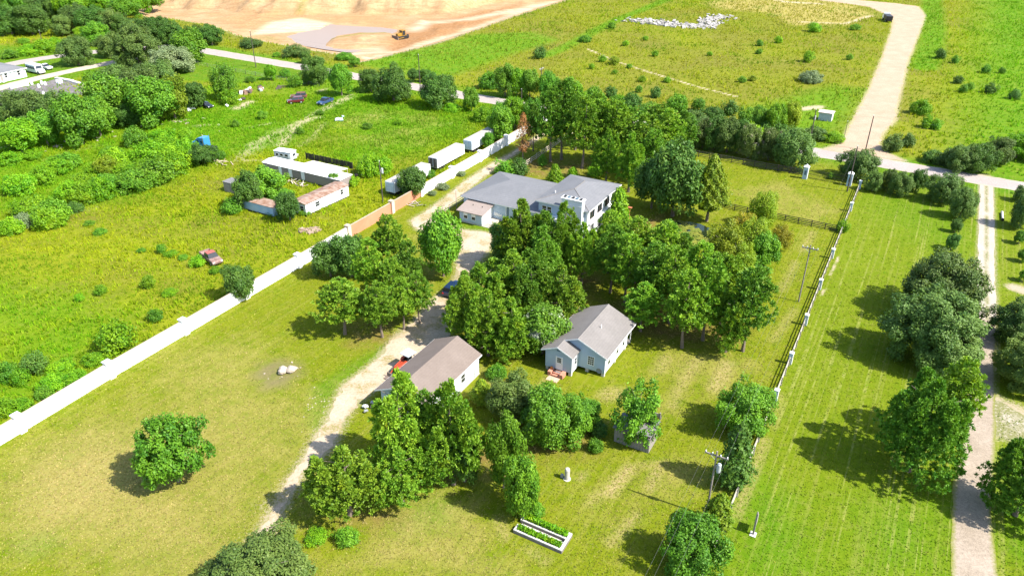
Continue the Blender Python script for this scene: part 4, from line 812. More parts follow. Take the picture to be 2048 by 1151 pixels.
clump('small bushes dotting the olive field', [('bush', 'bright', 1558, 86, 72, 18), ('bush', 'bright', 1619, 124, 102, 26), ('bush', 'bright', 1252, 92, 81, 16), ('bush', 'bright', 1291, 81, 72, 14), ('bush', 'bright', 1310, 113, 101, 16), ('bush', 'bright', 1205, 124, 110, 18), ('thicket', 'yellow', 1228, 132, 112, 24), ('bush', 'bright', 1184, 138, 127, 14), ('bush', 'bright', 1229, 148, 139, 14),
     ('bush', 'bright', 1284, 164, 151, 18), ('bush', 'bright', 1335, 165, 153, 18), ('bush', 'broad', 1520, 92, 79, 16), ('bush', 'broad', 1518, 108, 97, 15), ('bush', 'broad', 1258, 137, 128, 14), ('thicket', 'grey', 1622, 165, 140, 50), ('bush', 'broad', 1278, 185, 171, 16), ('bush', 'bright', 1420, 112, 103, 14), ('bush', 'broad', 1485, 165, 152, 20), ('bush', 'yellow', 1505, 162, 150, 20), ('bush', 'broad', 1700, 120, 108, 16), ('thicket', 'broad', 1710, 60, 48, 26), ('bush', 'broad', 1223, 58, 44, 18), ('thicket', 'broad', 1170, 84, 70, 30)], 'bushes in the olive field')
# --- junk field
clump('dark trees along the near verge of the left road', [('oak', 'dark', 630, 172, 115, 62), ('broad', 'broad', 680, 184, 130, 46), ('oak', 'dark', 740, 196, 138, 54), ('oak', 'dark', 785, 206, 130, 86), ('oak', 'dark', 875, 217, 148, 78), ('broad', 'broad', 943, 222, 175, 36, 0), ('broad', 'bright', 540, 156, 130, 26), ('bush', 'broad', 570, 154, 138, 26), ('bush', 'broad', 591, 174, 150, 32), ('thicket', 'bright', 965, 242, 212, 48), ('broad', 'broad', 1002, 278, 214, 52), ('thicket', 'broad', 1000, 240, 204, 44), ('broad', 'bright', 1030, 250, 195, 48), ('thicket', 'bright', 905, 224, 205, 40), ('broad', 'broad', 1062, 262, 200, 46)], 'trees along the left road')
clump('little trees beyond the left road', [('broad', 'dark', 612, 127, 104, 22, 0), ('broad', 'broad', 709, 134, 114, 24, 0), ('broad', 'dark', 828, 164, 138, 28, 0), ('broad', 'dark', 852, 164, 139, 26, 0), ('bush', 'broad', 553, 114, 104, 18), ('thicket', 'broad', 690, 118, 106, 40), ('thicket', 'oak', 590, 108, 96, 60), ('thicket', 'oak', 500, 92, 80, 50)], 'trees beyond the left road')
clump('trees and bushes around the derelict mobile homes', [('broad', 'broad', 522, 396, 335, 82), ('broad', 'dark', 495, 408, 342, 62), ('bush', 'broad', 464, 428, 392, 50), ('broad', 'dark', 576, 436, 384, 52), ('bush', 'bright', 556, 372, 342, 42), ('broad', 'broad', 672, 374, 345, 28, 0), ('bush', 'bright', 706, 380, 350, 26), ('thicket', 'bright', 738, 352, 306, 60), ('thicket', 'bright', 765, 348, 312, 46), ('bush', 'bright', 880, 332, 316, 18), ('broad', 'broad', 977, 298, 264, 24, 0), ('bush', 'broad', 860, 356, 338, 24), ('thicket', 'broad', 560, 400, 372, 54), ('bush', 'broad', 610, 432, 416, 28), ('thicket', 'broad', 440, 320, 300, 24), ('bush', 'broad', 545, 432, 420, 26)], 'greenery around the mobile homes')
clump('shrubs scattered through the junk field', [('willow', 'broad', 447, 195, 130, 58), ('bush', 'bright', 457, 208, 178, 40), ('broad', 'dark', 388, 210, 165, 50), ('bush', 'broad', 524, 238, 220, 24), ('bush', 'broad', 470, 254, 238, 20), ('bush', 'broad', 600, 268, 254, 20), ('bush', 'broad', 500, 165, 152, 24), ('thicket', 'bright', 800, 250, 236, 26), ('bush', 'broad', 735, 258, 244, 22), ('bush', 'broad', 640, 230, 220, 20)], 'shrubs in the junk field')
clump('bright bushes in the thicket left of the junk field', [('thicket', 'bright', 40, 390, 345, 70), ('thicket', 'bright', 85, 368, 330, 58), ('thicket', 'bright', 110, 350, 315, 70), ('thicket', 'broad', 128, 338, 304, 70), ('thicket', 'bright', 60, 436, 390, 75), ('thicket', 'broad', 102, 448, 395, 75), ('thicket', 'bright', 95, 462, 412, 61), ('thicket', 'bright', 18, 470, 432, 58), ('thicket', 'grey', 45, 460, 424, 43), ('thicket', 'bright', 145, 402, 358, 70), ('thicket', 'bright', 168, 406, 362, 65), ('thicket', 'bright', 160, 380, 343, 63), ('thicket', 'bright', 198, 400, 352, 63),
     ('thicket', 'broad', 218, 390, 345, 51), ('thicket', 'dark', 145, 427, 402, 43), ('thicket', 'bright', 225, 336, 294, 65), ('thicket', 'yellow', 212, 356, 310, 53), ('thicket', 'broad', 270, 384, 334, 95), ('thicket', 'bright', 262, 356, 318, 75), ('thicket', 'broad', 310, 366, 314, 90), ('thicket', 'bright', 338, 350, 298, 78), ('thicket', 'bright', 296, 322, 280, 75), ('thicket', 'bright', 330, 306, 272, 75), ('thicket', 'bright', 352, 336, 288, 75), ('thicket', 'bright', 368, 316, 275, 58), ('thicket', 'bright', 190, 350, 320, 63), ('thicket', 'broad', 222, 314, 290, 51), ('thicket', 'broad', 268, 292, 254, 53), ('thicket', 'bright', 372, 290, 255, 41), ('thicket', 'bright', 15, 330, 300, 61), ('thicket', 'bright', 60, 320, 298, 48), ('thicket', 'bright', 320, 285, 255, 61)], 'thicket left of the junk field')
clump('small bushes in the meadow beside the white wall', [('bush', 'bright', 158, 604, 586, 20), ('bush', 'bright', 200, 590, 568, 28), ('bush', 'bright', 295, 576, 548, 32), ('bush', 'broad', 310, 650, 615, 32), ('bush', 'bright', 338, 594, 574, 34), ('bush', 'broad', 323, 508, 487, 22), ('bush', 'bright', 394, 534, 508, 36), ('bush', 'bright', 430, 548, 530, 28), ('bush', 'bright', 342, 514, 500, 30), ('bush', 'broad', 365, 520, 508, 24), ('thicket', 'broad', 200, 468, 455, 30), ('bush', 'broad', 178, 452, 438, 26), ('thicket', 'broad', 282, 505, 495, 20)], 'meadow bushes')
clump('bushes crowding the lower left end of the meadow', [('thicket', 'broad', 8, 775, 718, 56), ('bush', 'bright', 40, 778, 735, 40), ('bush', 'dark', 66, 752, 700, 54), ('thicket', 'bright', 122, 752, 715, 60), ('thicket', 'bright', 190, 730, 700, 54), ('thicket', 'bright', 100, 786, 742, 62), ('thicket', 'bright', 150, 772, 735, 52), ('thicket', 'bright', 40, 826, 792, 56), ('bush', 'bright', 8, 840, 790, 48), ('bush', 'broad', 85, 800, 770, 34)], 'lower left meadow bushes')
# --- upper left woods
clump('trees in the belt between lane and thicket', [('oak', 'oak', 236, 198, 133, 92), ('oak', 'oak', 272, 208, 138, 92), ('oak', 'oak', 322, 194, 124, 78), ('broad', 'broad', 214, 234, 150, 100), ('broad', 'broad', 300, 238, 158, 100), ('broad', 'yellow', 340, 226, 155, 70), ('oak', 'dark', 256, 250, 204, 62), ('oak', 'oak', 58, 250, 180, 92), ('oak', 'oak', 120, 254, 184, 92), ('broad', 'bright', 35, 298, 238, 84), ('broad', 'broad', 85, 284, 224, 66), ('broad', 'broad', 150, 276, 192, 92), ('broad', 'broad', 190, 262, 196, 66), ('oak', 'oak', 20, 235, 182, 66), ('oak', 'oak', 285, 178, 130, 60)], 'belt of trees left')
clump('trees in the far wood at top left', [('oak', 'dark', 16, 66, 14, 64), ('oak', 'dark', 58, 64, 12, 72), ('oak', 'dark', 106, 36, -8, 64), ('oak', 'oak', 152, 58, 10, 64), ('oak', 'dark', 186, 62, 14, 72), ('oak', 'oak', 216, 62, 20, 54), ('broad', 'broad', 246, 36, -2, 62), ('broad', 'bright', 272, 24, -10, 52), ('broad', 'bright', 142, 34, -12, 64), ('oak', 'oak', 127, 72, 32, 46, 0), ('bush', 'bright', 90, 58, 38, 32), ('broad', 'broad', 190, 84, 46, 56), ('oak', 'dark', 320, 90, 35, 58), ('oak', 'dark', 346, 86, 44, 54), ('oak', 'dark', 300, 76, 36, 62), ('oak', 'dark', 420, 96, 50, 48), ('broad', 'broad', 30, 28, -10, 60), ('oak', 'dark', 72, 28, -16, 60), ('broad', 'bright', 205, 26, -14, 72), ('oak', 'dark', 240, 66, 30, 44), ('broad', 'broad', 300, 14, -14, 50), ('oak', 'dark', 180, 20, -20, 60), ('broad', 'bright', 165, 76, 54, 36), ('oak', 'oak', 265, 76, 40, 50), ('oak', 'dark', 388, 90, 52, 44), ('oak', 'dark', 0, 30, -14, 60)], 'far wood at top left')
clump('bright bushes along the far lane at left', [('thicket', 'bright', 60, 110, 88, 44), ('thicket', 'bright', 86, 106, 78, 54), ('thicket', 'bright', 108, 98, 75, 44), ('bush', 'broad', 18, 117, 98, 38), ('bush', 'broad', 45, 88, 76, 30), ('bush', 'broad', 140, 90, 74, 30)], 'bushes along the far lane')

# ================================================================== buildings and other things
BR = TH   # buildings follow the plot axes
def window(parent, face, c, z0, w, h, d, frame=WHITE, bars=(1, 1), name='window', proud=.04, fw=.07, pane=GLASS):
    """face 'x+','x-','y+','y-': wall plane normal; c = centre along the wall; d = wall plane coordinate"""
    ax, sg = face[0], 1 if face[1] == '+' else -1
    def bx(m, c0, c1, a, b_, n0, n1):
        n0, n1 = sorted((d + sg * n0, d + sg * n1))
        return m.box(n0, n1, c0, c1, a, b_) if ax == 'x' else m.box(c0, c1, n0, n1, a, b_)
    m = MB(); bx(m, c - w / 2 - fw, c - w / 2, z0 - fw, z0 + h + fw, .005, proud); bx(m, c + w / 2, c + w / 2 + fw, z0 - fw, z0 + h + fw, .005, proud)
    bx(m, c - w / 2, c + w / 2, z0 - fw, z0, .005, proud); bx(m, c - w / 2, c + w / 2, z0 + h, z0 + h + fw, .005, proud)
    o = m.build(name, frame, parent)
    nx, nz = bars
    for i in range(nx):
        for j in range(nz):
            g_ = .025; m = MB(); bx(m, c - w / 2 + w * i / nx + (g_ if i else 0), c - w / 2 + w * (i + 1) / nx - (g_ if i < nx - 1 else 0), z0 + h * j / nz + (g_ if j else 0), z0 + h * (j + 1) / nz - (g_ if j < nz - 1 else 0), .006, .022)
            m.build('pane', pane, o)
    if nx * nz > 1:
        m = MB()
        for i in range(1, nx): bx(m, c - w / 2 + w * i / nx - .025, c - w / 2 + w * i / nx + .025, z0, z0 + h, .007, proud - .01)
        for j in range(1, nz): bx(m, c - w / 2, c + w / 2, z0 + h * j / nz - .025, z0 + h * j / nz + .025, .007, proud - .012)
        m.build('glazing_bar', frame, o)
    return o
def gable_roof(parent, x0, x1, y0, y1, ze, zr, xr, mat, th=.14, name='roof', fascia=WHITE):
    """ridge along y at x = xr"""
    m = MB(); prof = [(x0, ze), (xr, zr), (x1, ze), (x1, ze - th), (xr, zr - th), (x0, ze - th)]
    m.prism(prof, 'y', y0, y1); o = m.build(name, mat, parent)
    f = MB()
    for yy0, yy1 in ((y0 - .03, y0 - .003), (y1 + .003, y1 + .03)):
        f.prism([(x0, ze - .03), (xr, zr - .03), (xr, zr - th - .06), (x0, ze - th - .06)], 'y', yy0, yy1); f.prism([(x1, ze - .03), (xr + .001, zr - .03), (xr + .001, zr - th - .06), (x1, ze - th - .06)], 'y', yy0, yy1)
    f.box(x0 - .03, x0 - .003, y0, y1, ze - th - .05, ze - .02); f.box(x1 + .003, x1 + .03, y0, y1, ze - th - .05, ze - .02)
    f.build('fascia', fascia, o); cp = MB(); cp.prism([(xr - .14, zr - .035), (xr, zr + .035), (xr + .14, zr - .035)], 'y', y0, y1); cp.build('ridge_cap', mat, o)
    return o
def hip_roof(parent, x0, x1, y0, y1, ze, zr, r0, r1, mat, name='roof', th=.2):
    """ridge from r0 to r1 (x,y) points"""
    m = MB(); vs = [(x0, y0, ze), (x1, y0, ze), (x1, y1, ze), (x0, y1, ze), (r0[0], r0[1], zr), (r1[0], r1[1], zr)]
    along_x = abs(r1[0] - r0[0]) > abs(r1[1] - r0[1])
    fs = [(0, 1, 5, 4), (2, 3, 4, 5), (3, 0, 4), (1, 2, 5)] if along_x else [(0, 1, 4), (2, 3, 5), (1, 2, 5, 4), (3, 0, 4, 5)]
    m.add(vs, fs + [(3, 2, 1, 0)]); o = m.build(name, mat, parent)
    f = MB(); f.box(x0, x1, y0, y0 + .06, ze - th, ze - .004); f.box(x0, x1, y1 - .06, y1, ze - th, ze - .004); f.box(x0, x0 + .06, y0 + .06, y1 - .06, ze - th, ze - .004); f.box(x1 - .06, x1, y0 + .06, y1 - .06, ze - th, ze - .004)
    f.build('fascia', WHITE, o)
    so_ = MB(); so_.box(x0 + .06, x1 - .06, y0 + .06, y1 - .06, ze - th + .02, ze - th + .05); so_.build('soffit', WHITE, o)
    return o

# ---- cottage (front corner of the plot frame)
def build_cottage():
    t = thing('cottage', 'white cottage, shaded walls coloured blue, on piers with weathered gable roof and small front annexe', 'house', site(-32.2, 74.6), BR)
    xl, xr_ = -3.85, 3.7; yb = 7.6; fl = .55; ev = 3.2; rz = 5.05
    slope = (rz - ev) / 4.2
    W_ = MB(); zi = lambda x: ev + .12 + (4.2 - abs(x + .05)) * slope - .16
    W_.prism([(xl, fl), (xr_, fl), (xr_, zi(xr_)), (-.05, zi(-.05)), (xl, zi(xl))], 'y', 0, yb); W_.build('wall', SHADEW, t)  # shade is coloured into the cottage walls
    lit = MB(); lit.box(xr_, xr_ + .03, .0, yb, fl, zi(xr_) - .03); lit.build('lit_side_wall', WHTS, t)  # white sheet on the sun side, sunlight put into the colour
    gable_roof(t, -4.35, 4.15, -.4, 9.5, ev - .0, rz, -.05, ROOFC)
    # annexe: its left slope runs on in the main slope's plane
    ax0, ax1, ay = -3.85, -.05, -2.0; rxa = -2.0; rza = ev + (4.3 - 1.95 - .0) * slope
    A = MB(); A.prism([(ax0, fl), (ax1, fl), (ax1, 2.98), (rxa, rza - .22), (ax0, 2.98)], 'y', ay, -.02); A.build('annexe_wall', SHADEW, t)
    A2 = MB(); A2.box(ax1, ax1 + .03, ay, -.02, fl, 2.95); A2.build('lit_annexe_wall', WHTS, t)  # white colour stands for the sunlit annexe side
    R1 = MB(); th = .14; R1.prism([(-4.35, ev), (rxa, rza), (ax1 + .3, ev), (ax1 + .3, ev - th), (rxa, rza - th), (-4.35, ev - th)], 'y', ay - .4, -.42); ro = R1.build('annexe_roof', ROOFC, t)
    R2 = MB(); R2.prism([(rxa, rza), (ax1 + .3, ev), (ax1 + .3, ev - th), (rxa, rza - th)], 'y', -.42, -.004); R2.build('annexe_roof_back', ROOFC, t)
    f = MB(); f.prism([(-4.35, ev - .02), (rxa, rza - .02), (rxa, rza - .2), (-4.35, ev - .2)], 'y', ay - .43, ay - .403); f.prism([(ax1 + .3, ev - .02), (rxa + .001, rza - .02), (rxa + .001, rza - .2), (ax1 + .3, ev - .2)], 'y', ay - .43, ay - .403); f.build('fascia', WHITE, ro)
    # piers
    for x in (xl + .25, -1.3, 1.2, xr_ - .25):
        for y in (.25, 3.8, yb - .25): box('pier', CONC, t, x - .2, x + .2, y - .2, y + .2, -.1, fl)
    for x in (ax0 + .25, ax1 - .25): box('pier', CONC, t, x - .2, x + .2, ay + .05, ay + .45, -.1, fl)
    # door with glazed upper half
    d = box('door', WHITE, t, -2.25, -1.4, ay - .05, ay - .005, fl, fl + 2.02)
    for i in range(3):
        for j in range(3): box('pane', GLASS, d, -2.1 + i * .19, -2.1 + i * .19 + .16, ay - .06, ay - .051, fl + 1.12 + j * .26, fl + 1.12 + j * .26 + .22)
    box('handle', STEEL, d, -1.5, -1.45, ay - .1, ay - .051, fl + .98, fl + 1.06)
    box('door_frame', WHITE, d, -2.33, -2.252, ay - .04, ay - .004, fl, fl + 2.1); box('door_frame', WHITE, d, -1.398, -1.32, ay - .04, ay - .004, fl, fl + 2.1)
    window(t, 'y-', 1.75, 1.35, .8, 1.25, 0, bars=(3, 4))
    window(t, 'y-', -1.95, rza - .78, .36, .3, ay, frame=simple('slate blue vent', (.12, .2, .28), .6), name='vent', pane=simple('slate blue vent', (.12, .2, .28)))
    for y in (1.25, 4.1, 6.2): window(t, 'x+', y, 1.35, .75, 1.2, xr_ + .03, bars=(1, 2))
    window(t, 'x+', -1.0, 1.45, .6, 1.0, ax1 + .03, bars=(1, 2))
    # back porch
    p = box('porch_deck', WOODG, t, xl, xr_, yb + .01, 9.3, fl - .16, fl - .02)
    for x in (xl + .1, xr_ - .1): box('porch_post', WHITE, t, x - .06, x + .06, 9.1, 9.22, 0, ev + .1)
    # brick steps with planter walls
    st = MB(); st.box(-2.35, -1.3, -2.75, ay - .06, 0, .42); s0 = st.build('step', BRICK, t); box('step', BRICK, t, -2.35, -1.3, -3.05, -2.752, 0, .24)
    for x in (-2.72, -1.02): box('step_wall', BRICK, t, x - .25, x + .25, -3.1, ay - .06, 0, .62, .02); 
    box('doormat', CONCD, t, -2.2, -1.45, -2.6, -2.2, .424, .44)
    box('paving', simple('salmon pavers', (.52, .35, .25), .9), t, -2.7, -1.1, -4.1, -3.12, 0, .05)
    MB().tube([(1.2, 4.2, 4.4), (1.2, 4.2, 5.0)], .06, 8).build('roof_vent', WHITE, t)
    # flower pot stands on the planter wall
    pot = thing('flower_pot', 'orange flower pot on the cottage step wall', 'pot', site(-32.2 - 2.72, 74.6 - 2.4, .62), BR)
    MB().tube([(0, 0, 0), (0, 0, .3)], [.12, .18], 10).build('pot', simple('terracotta pot', (.55, .22, .06)), pot)
    dd = thing('satellite_dish', 'grey satellite dish on the cottage front wall', 'satellite dish', site(-32.2 + 3.1, 74.6 - .02, 1.1), BR)
    m = MB(); k = 14; m.add([(.0, -.32, .0)] + [(math.cos(i * 6.283 / k) * .38, -.42, math.sin(i * 6.283 / k) * .38) for i in range(k)] + [(0, -.29, 0)] + [(math.cos(i * 6.283 / k) * .38, -.40, math.sin(i * 6.283 / k) * .38) for i in range(k)],
              [(0, 1 + i, 1 + (i + 1) % k) for i in range(k)] + [(k + 1, k + 2 + (i + 1) % k, k + 2 + i) for i in range(k)]); m.build('dish', simple('dish grey', (.22, .24, .28), .4), dd)
    MB().tube([(0, 0, -.2), (0, -.2, 0), (0, -.31, 0)], .025, 6).build('bracket', STEEL, dd)
build_cottage()

def build_garage():
    t = thing('garage', 'white garage with long brown gable roof beside the gravel drive', 'garage', site(-46.4, 61.4), BR)
    x0, x1, y0, y1 = -3.3, 3.35, -5.8, 5.9; ev, rz = 2.95, 4.65; ox0, ox1 = -3.7, 3.65
    sl_ = (rz - ev) / 3.7; W_ = MB(); W_.prism([(x0, .0), (x1, .0), (x1, 2.98), (0, rz - .17), (x0, 2.98)], 'y', y0, y1); W_.build('wall', SHADEW, t)
    lit = MB(); lit.box(x1, x1 + .03, y0, y1, .12, 2.92); lit.build('lit_side_wall', WHTS, t)  # garage sun side coloured white, its shaded walls tinted blue
    gable_roof(t, ox0, ox1, y0 - .65, y1 + .35, ev, rz, 0, ROOFB)
    box('foundation', CONC, t, x1 + .031, x1 + .1, y0, y1, -.1, .18)
    for y in (-2.6, 2.1): window(t, 'x+', y, 1.15, .85, 1.15, x1 + .03, bars=(1, 2))
    for y in (-3.6, 0, 3.6):
        d = box('garage_door', WHITE, t, x0 - .05, x0 - .004, y - 1.3, y + 1.3, 0.02, 2.3)
        for j in range(1, 4): box('door_rib', WHITE, d, x0 - .065, x0 - .051, y - 1.3, y + 1.3, .55 * j, .55 * j + .04)
    window(t, 'y-', 1.2, 1.2, .85, 1.15, y0, bars=(1, 2)); window(t, 'y-', 0, 3.3, .6, .5, y0, name='gable_vent', pane=WHITE)
    m = MB(); m.tube([(x1 + .1, 4.7, 1.9), (x1 + .12, 4.7, .2)], .04, 6); m.tube([(x1 + .1, 4.7, 1.9), (x1 + .1, 4.3, 2.0)], .06, 6); m.build('downpipe', STEEL, t)
    box('meter_box', STEEL, t, x1 + .031, x1 + .16, .2, .6, .6, 1.0); box('meter_box', STEEL, t, x1 + .031, x1 + .14, -.5, -.2, .5, .9)
build_garage()

def build_house():
    t = thing('house', 'large house with shaded walls coloured blue, grey hip roofs and a white chimney stack', 'house', site(-60, 117), BR)
    A = lambda a: a + 60.0; B = lambda b: b - 117.0
    # low wing
    x0, x1, y0, y1 = A(-72.8), A(-57.2), B(110.15), B(123.9); ev = 3.55
    box('wing_wall', SHADEW, t, x0, x1, y0, y1, .25, ev - .02); box('wing_foundation', CONC, t, x0 - .05, x1 - .3, y0 - .05, y1 + .05, -.1, .25)
    hip_roof(t, x0 - .5, x1 + 1.5, y0 - .45, y1 + .45, ev, 5.55, (A(-66.5), B(117.03)), (A(-54.5), B(117.03)), ROOFG, 'wing_roof')
    # two storey block
    bx0, bx1, by0, by1 = A(-57.05), A(-47.45), B(110.55), B(124.2); be = 5.75
    box('block_wall', SHADEW, t, bx0, bx1 - .03, by0, by1, 0, be - .02); box('lit_block_wall', WHTS, t, bx1 - .03, bx1, by0, by1, 0, be - .03)  # shaded block walls tinted blue, sunny end coloured white
    hip_roof(t, bx0 - .5, bx1 + .5, by0 - .5, by1 + .5, be, 7.15, (A(-52.25), B(115.2)), (A(-52.25), B(119.6)), ROOFG, 'block_roof')
    hp = MB(); hp.tube([(bx0 - .5, by0 - .5, be + .01), (A(-52.25), B(115.2), 7.17)], .06, 5); hp.tube([(bx1 + .5, by0 - .5, be + .01), (A(-52.25), B(115.2), 7.17)], .06, 5); hp.tube([(A(-52.25), B(115.2), 7.17), (A(-52.25), B(119.6), 7.17)], .07, 5); hp.build('ridge_cap', ROOFC, t)
    # broad chimney stack with a row of pots
    c = box('chimney', WHTS, t, A(-52.0), A(-48.1), by0 - 1.15, by0 - .002, 0, 7.5); box('chimney_cap', WHITE, c, A(-52.15), A(-47.95), by0 - 1.3, by0 + .12, 7.5, 7.66)
    for k in range(5): box('chimney_pot', BLACK if k % 2 == 0 else simple('dark zinc', (.10, .15, .19)), c, A(-51.85) + k * .76, A(-51.85) + k * .76 + .5, by0 - .9, by0 - .3, 7.66, 7.86, .03)
    box('chimney_band', WHITE, c, A(-52.05), A(-48.05), by0 - 1.19, by0 - 1.152, 6.5, 6.62)
    b2 = MB(); b2.prism([(A(-54.6), 0), (A(-52.02), 0), (A(-52.02), 3.6), (A(-54.6), 3.0)], 'y', by0 - 1.6, by0 - .004); b2.build('bay', SHADEW, t)
    b3 = MB(); b3.prism([(A(-54.8), 3.02), (A(-52.021), 3.62), (A(-52.021), 3.74), (A(-54.8), 3.14)], 'y', by0 - 1.8, by0 - .004); b3.build('bay_roof', WHITE, t)
    box('corner_post', WHITE, t, bx1 - .2, bx1 + .06, by0 - .06, by0 - .004, 0, be - .2)
    # openings on the right end
    for y in (2.0, 5.2, 8.6, 11.6): window(t, 'x+', by0 + y, 3.6, 1.9, 1.75, bx1, bars=(2, 1), frame=simple('brown frame', (.16, .08, .05)))
    for y in (2.0, 5.2, 8.6, 11.6): window(t, 'x+', by0 + y, .5, 1.9, 1.9, bx1, bars=(2, 1))
    bal = box('balcony', WHITE, t, bx1 + .01, bx1 + .5, by0 + .3, by1 - .3, 2.9, 3.08)
    for k in range(5): box('balcony_post', WHITE, t, bx1 + .38, bx1 + .48, by0 + .4 + k * 3.15, by0 + .5 + k * 3.15, 0, 2.9)
    window(t, 'y-', A(-55.9), 3.75, .8, 1.1, by0, bars=(1, 2)); window(t, 'y-', A(-54.9), 1.2 + 2.5, .8, 1.1, by0, bars=(1, 2))
    # wing front: double doors, downpipe, meters
    for x in (-60.6, -59.4): window(t, 'y-', A(x), 1.1, .9, 1.2, y0, bars=(1, 2))
    box('downpipe', WHITE, t, A(-63.6), A(-63.5), y0 - .1, y0 - .004, .2, 3.3); box('downpipe', simple('slate blue', (.10, .15, .2)), t, A(-63.3), A(-63.05), y0 - .06, y0 - .004, .9, 3.1)
    for k in range(4): box('meter_box', WHITE, t, A(-66.0) + k * .42, A(-66.0) + k * .42 + .26, y0 - .14, y0 - .004, 1.0, 1.65 - .08 * k)
    MB().tube([(A(-55.3), B(113.6), 6.0), (A(-55.3), B(113.6), 6.75)], .09, 8).build('roof_vent', WHITE, t)
    # lean-to annexe with its own step
    ax0, ax1, ay0, ay1 = A(-71.3), A(-66.5), B(106.35), y0 - .004
    a_ = MB(); a_.prism([(ay0, .35), (ay1, .35), (ay1, 2.95), (ay0, 2.35)], 'x', ax0, ax1 - .03); a_.build('annexe_wall', SHADEW, t)
    a_ = MB(); a_.prism([(ay0, .35), (ay1, .35), (ay1, 2.95), (ay0, 2.35)], 'x', ax1 - .03, ax1); a_.build('lit_annexe_wall', WHTS, t)  # sunlit end of the lean-to coloured white against shade blue
    box('annexe_skirting', CONC, t, ax0 + .06, ax1 - .06, ay0 + .06, ay1, -.1, .35)
    r_ = MB(); r_.prism([(ay0 - .45, 2.40), (ay1, 3.10), (ay1, 2.96), (ay0 - .45, 2.26)], 'x', ax0 - .45, ax1 + .4); ar = r_.build('annexe_roof', ROOFP, t)
    for x in (-69.6, -67.6): MB().tube([(A(x), B(108.4), 2.6), (A(x), B(108.4), 3.02)], .07, 8).build('roof_vent', BLACK, ar)
    for x in (-70.0, -68.3): w = window(t, 'y-', A(x), .95, .75, 1.2, ay0, bars=(1, 2)); box('blind', WHITE, w, A(x) - .36, A(x) + .36, ay0 - .035, ay0 - .024, 1.57, 2.13)
    dr = box('annexe_door', WHITE, t, ax1 + .004, ax1 + .05, B(108.0), B(108.9), .4, 2.3); box('handle', STEEL, dr, ax1 + .051, ax1 + .1, B(108.05), B(108.12), 1.3, 1.4)
    box('landing', simple('pale deck boards', (.55, .50, .40), .8), t, ax1 + .1, ax1 + 1.7, B(107.3), ay1 - .1, .0, .42)
    for k in range(3): box('step', simple('pale deck boards', (.55, .50, .40)), t, ax1 + .1, ax1 + 1.7, B(107.3) - .32 * (k + 1), B(107.3) - .32 * k - .04, 0, .32 - .1 * k)
build_house()

# ---- grey plank shed with a lean-to roof and wooden frame stand next to it
def build_shed():
    o = gl(1262, 893); t = thing('shed', 'small grey plank shed half hidden by the feathery tree', 'shed', site(o[0], o[1] + 1.3), BR)
    w, d, h = 2.1, 1.35, 2.1
    box('frame', WOODD, t, -w + .06, w - .06, -d + .06, d - .06, 0, h - .15)
    pl = {}
    def plank(nm, L, x, y, rot, hh):
        k = (nm, hh)
        if k not in pl: pl[k] = MB().box(-L / 2, L / 2, -.02, .02, .02, hh).build('plank', WOODG).data; bpy.data.objects.remove(bpy.data.objects[-1]) if False else None
        q = link('plank', pl[k], t); q.location = (x, y, 0); q.rotation_euler.z = rot; return q
    for side in (-1, 1):
        for i in range(12):
            x = -w + .175 + i * .35; q = MB().box(-.16, .16, -.025, .025, .02, h + rnd.uniform(-.06, .02)).build('plank', WOODG, t); q.location = (x, side * d, 0)
        for i in range(7):
            y = -d + .2 + i * .385; q = MB().box(-.025, .025, -.18, .18, .02, h + rnd.uniform(-.06, .02)).build('plank', WOODG, t); q.location = (side * w, y, 0)
    r_ = MB(); r_.prism([(-w - .2, h - .05), (w + .2, h + .4), (w + .2, h + .48), (-w - .2, h + .03)], 'y', -d - .2, d + .2); r_.build('roof', simple('grey sheet roof', (.20, .19, .19), .7, (.14, .135, .13), 1.5), t)
build_shed()
def build_frame():
    X, Y = g(1306, 838); t = thing('bench', 'grey wooden bench frame behind the shed tree', 'bench', (X, Y, 0), BR)
    for x in (-.8, .8): box('post', WOODG, t, x - .07, x + .07, -.07, .07, 0, 1.3); box('leg', WOODG, t, x - .05, x + .05, .45, .55, 0, .5)
    box('back_rail', WOODG, t, -.73, .73, -.05, .05, .95, 1.1); box('back_rail', WOODG, t, -.73, .73, -.05, .05, .65, .78); box('seat', WOODD, t, -.85, .85, .08, .58, .45, .51); 
build_frame()

# ---- perimeter wall
WP = [(-83.3, 19.2), (-83.64, 31.17), (-84.05, 43.16), (-84.15, 54.95), (-84.31, 66.4), (-84.43, 77.91), (-84.6, 90.64), (-84.65, 103.26), (-84.72, 112.78), (-84.89, 124.13), (-84.95, 135.63), (-85.3, 148.0), (-85.5, 160.0), (-85.6, 171.0)]
def build_wall():
    t = thing('perimeter_wall', 'long white perimeter wall with pillars and one salmon painted stretch', 'wall', site(*WP[0]), 0)
    O = Vector(site(*WP[0]))
    for i, (a, b) in enumerate(WP):
        p = Vector(site(a, b)) - O; sal = i in (6, 7)
        q = MB().box(-.42, .42, -.40, .40, -.2, 2.42).build('pillar', simple('cream masonry', (.62, .50, .38), .7) if i in (6, 7) else WALLW, t, .02); q.location = p; q.rotation_euler.z = BR
        c = MB().box(-.50, .50, -.48, .48, 2.42, 2.56).build('cap', WALLW if not sal else CAPB, q, .02)
        if i < len(WP) - 1:
            e = Vector(site(*WP[i + 1])) - O; d = e - p; L = d.length
            pm = TERRA if i in (6, 7) else WALLW
            q = MB().box(-.1, .1, .402, L - .402, -.2, 2.18).build('panel', pm, t); q.location = p; q.rotation_euler.z = math.atan2(d.y, d.x) - math.pi / 2
            if i in (6, 7): q['label'] = 'salmon painted wall panel'
            MB().box(-.15, .06, .402, L - .402, 2.184, 2.24).build('coping', CAPB, q)
build_wall()

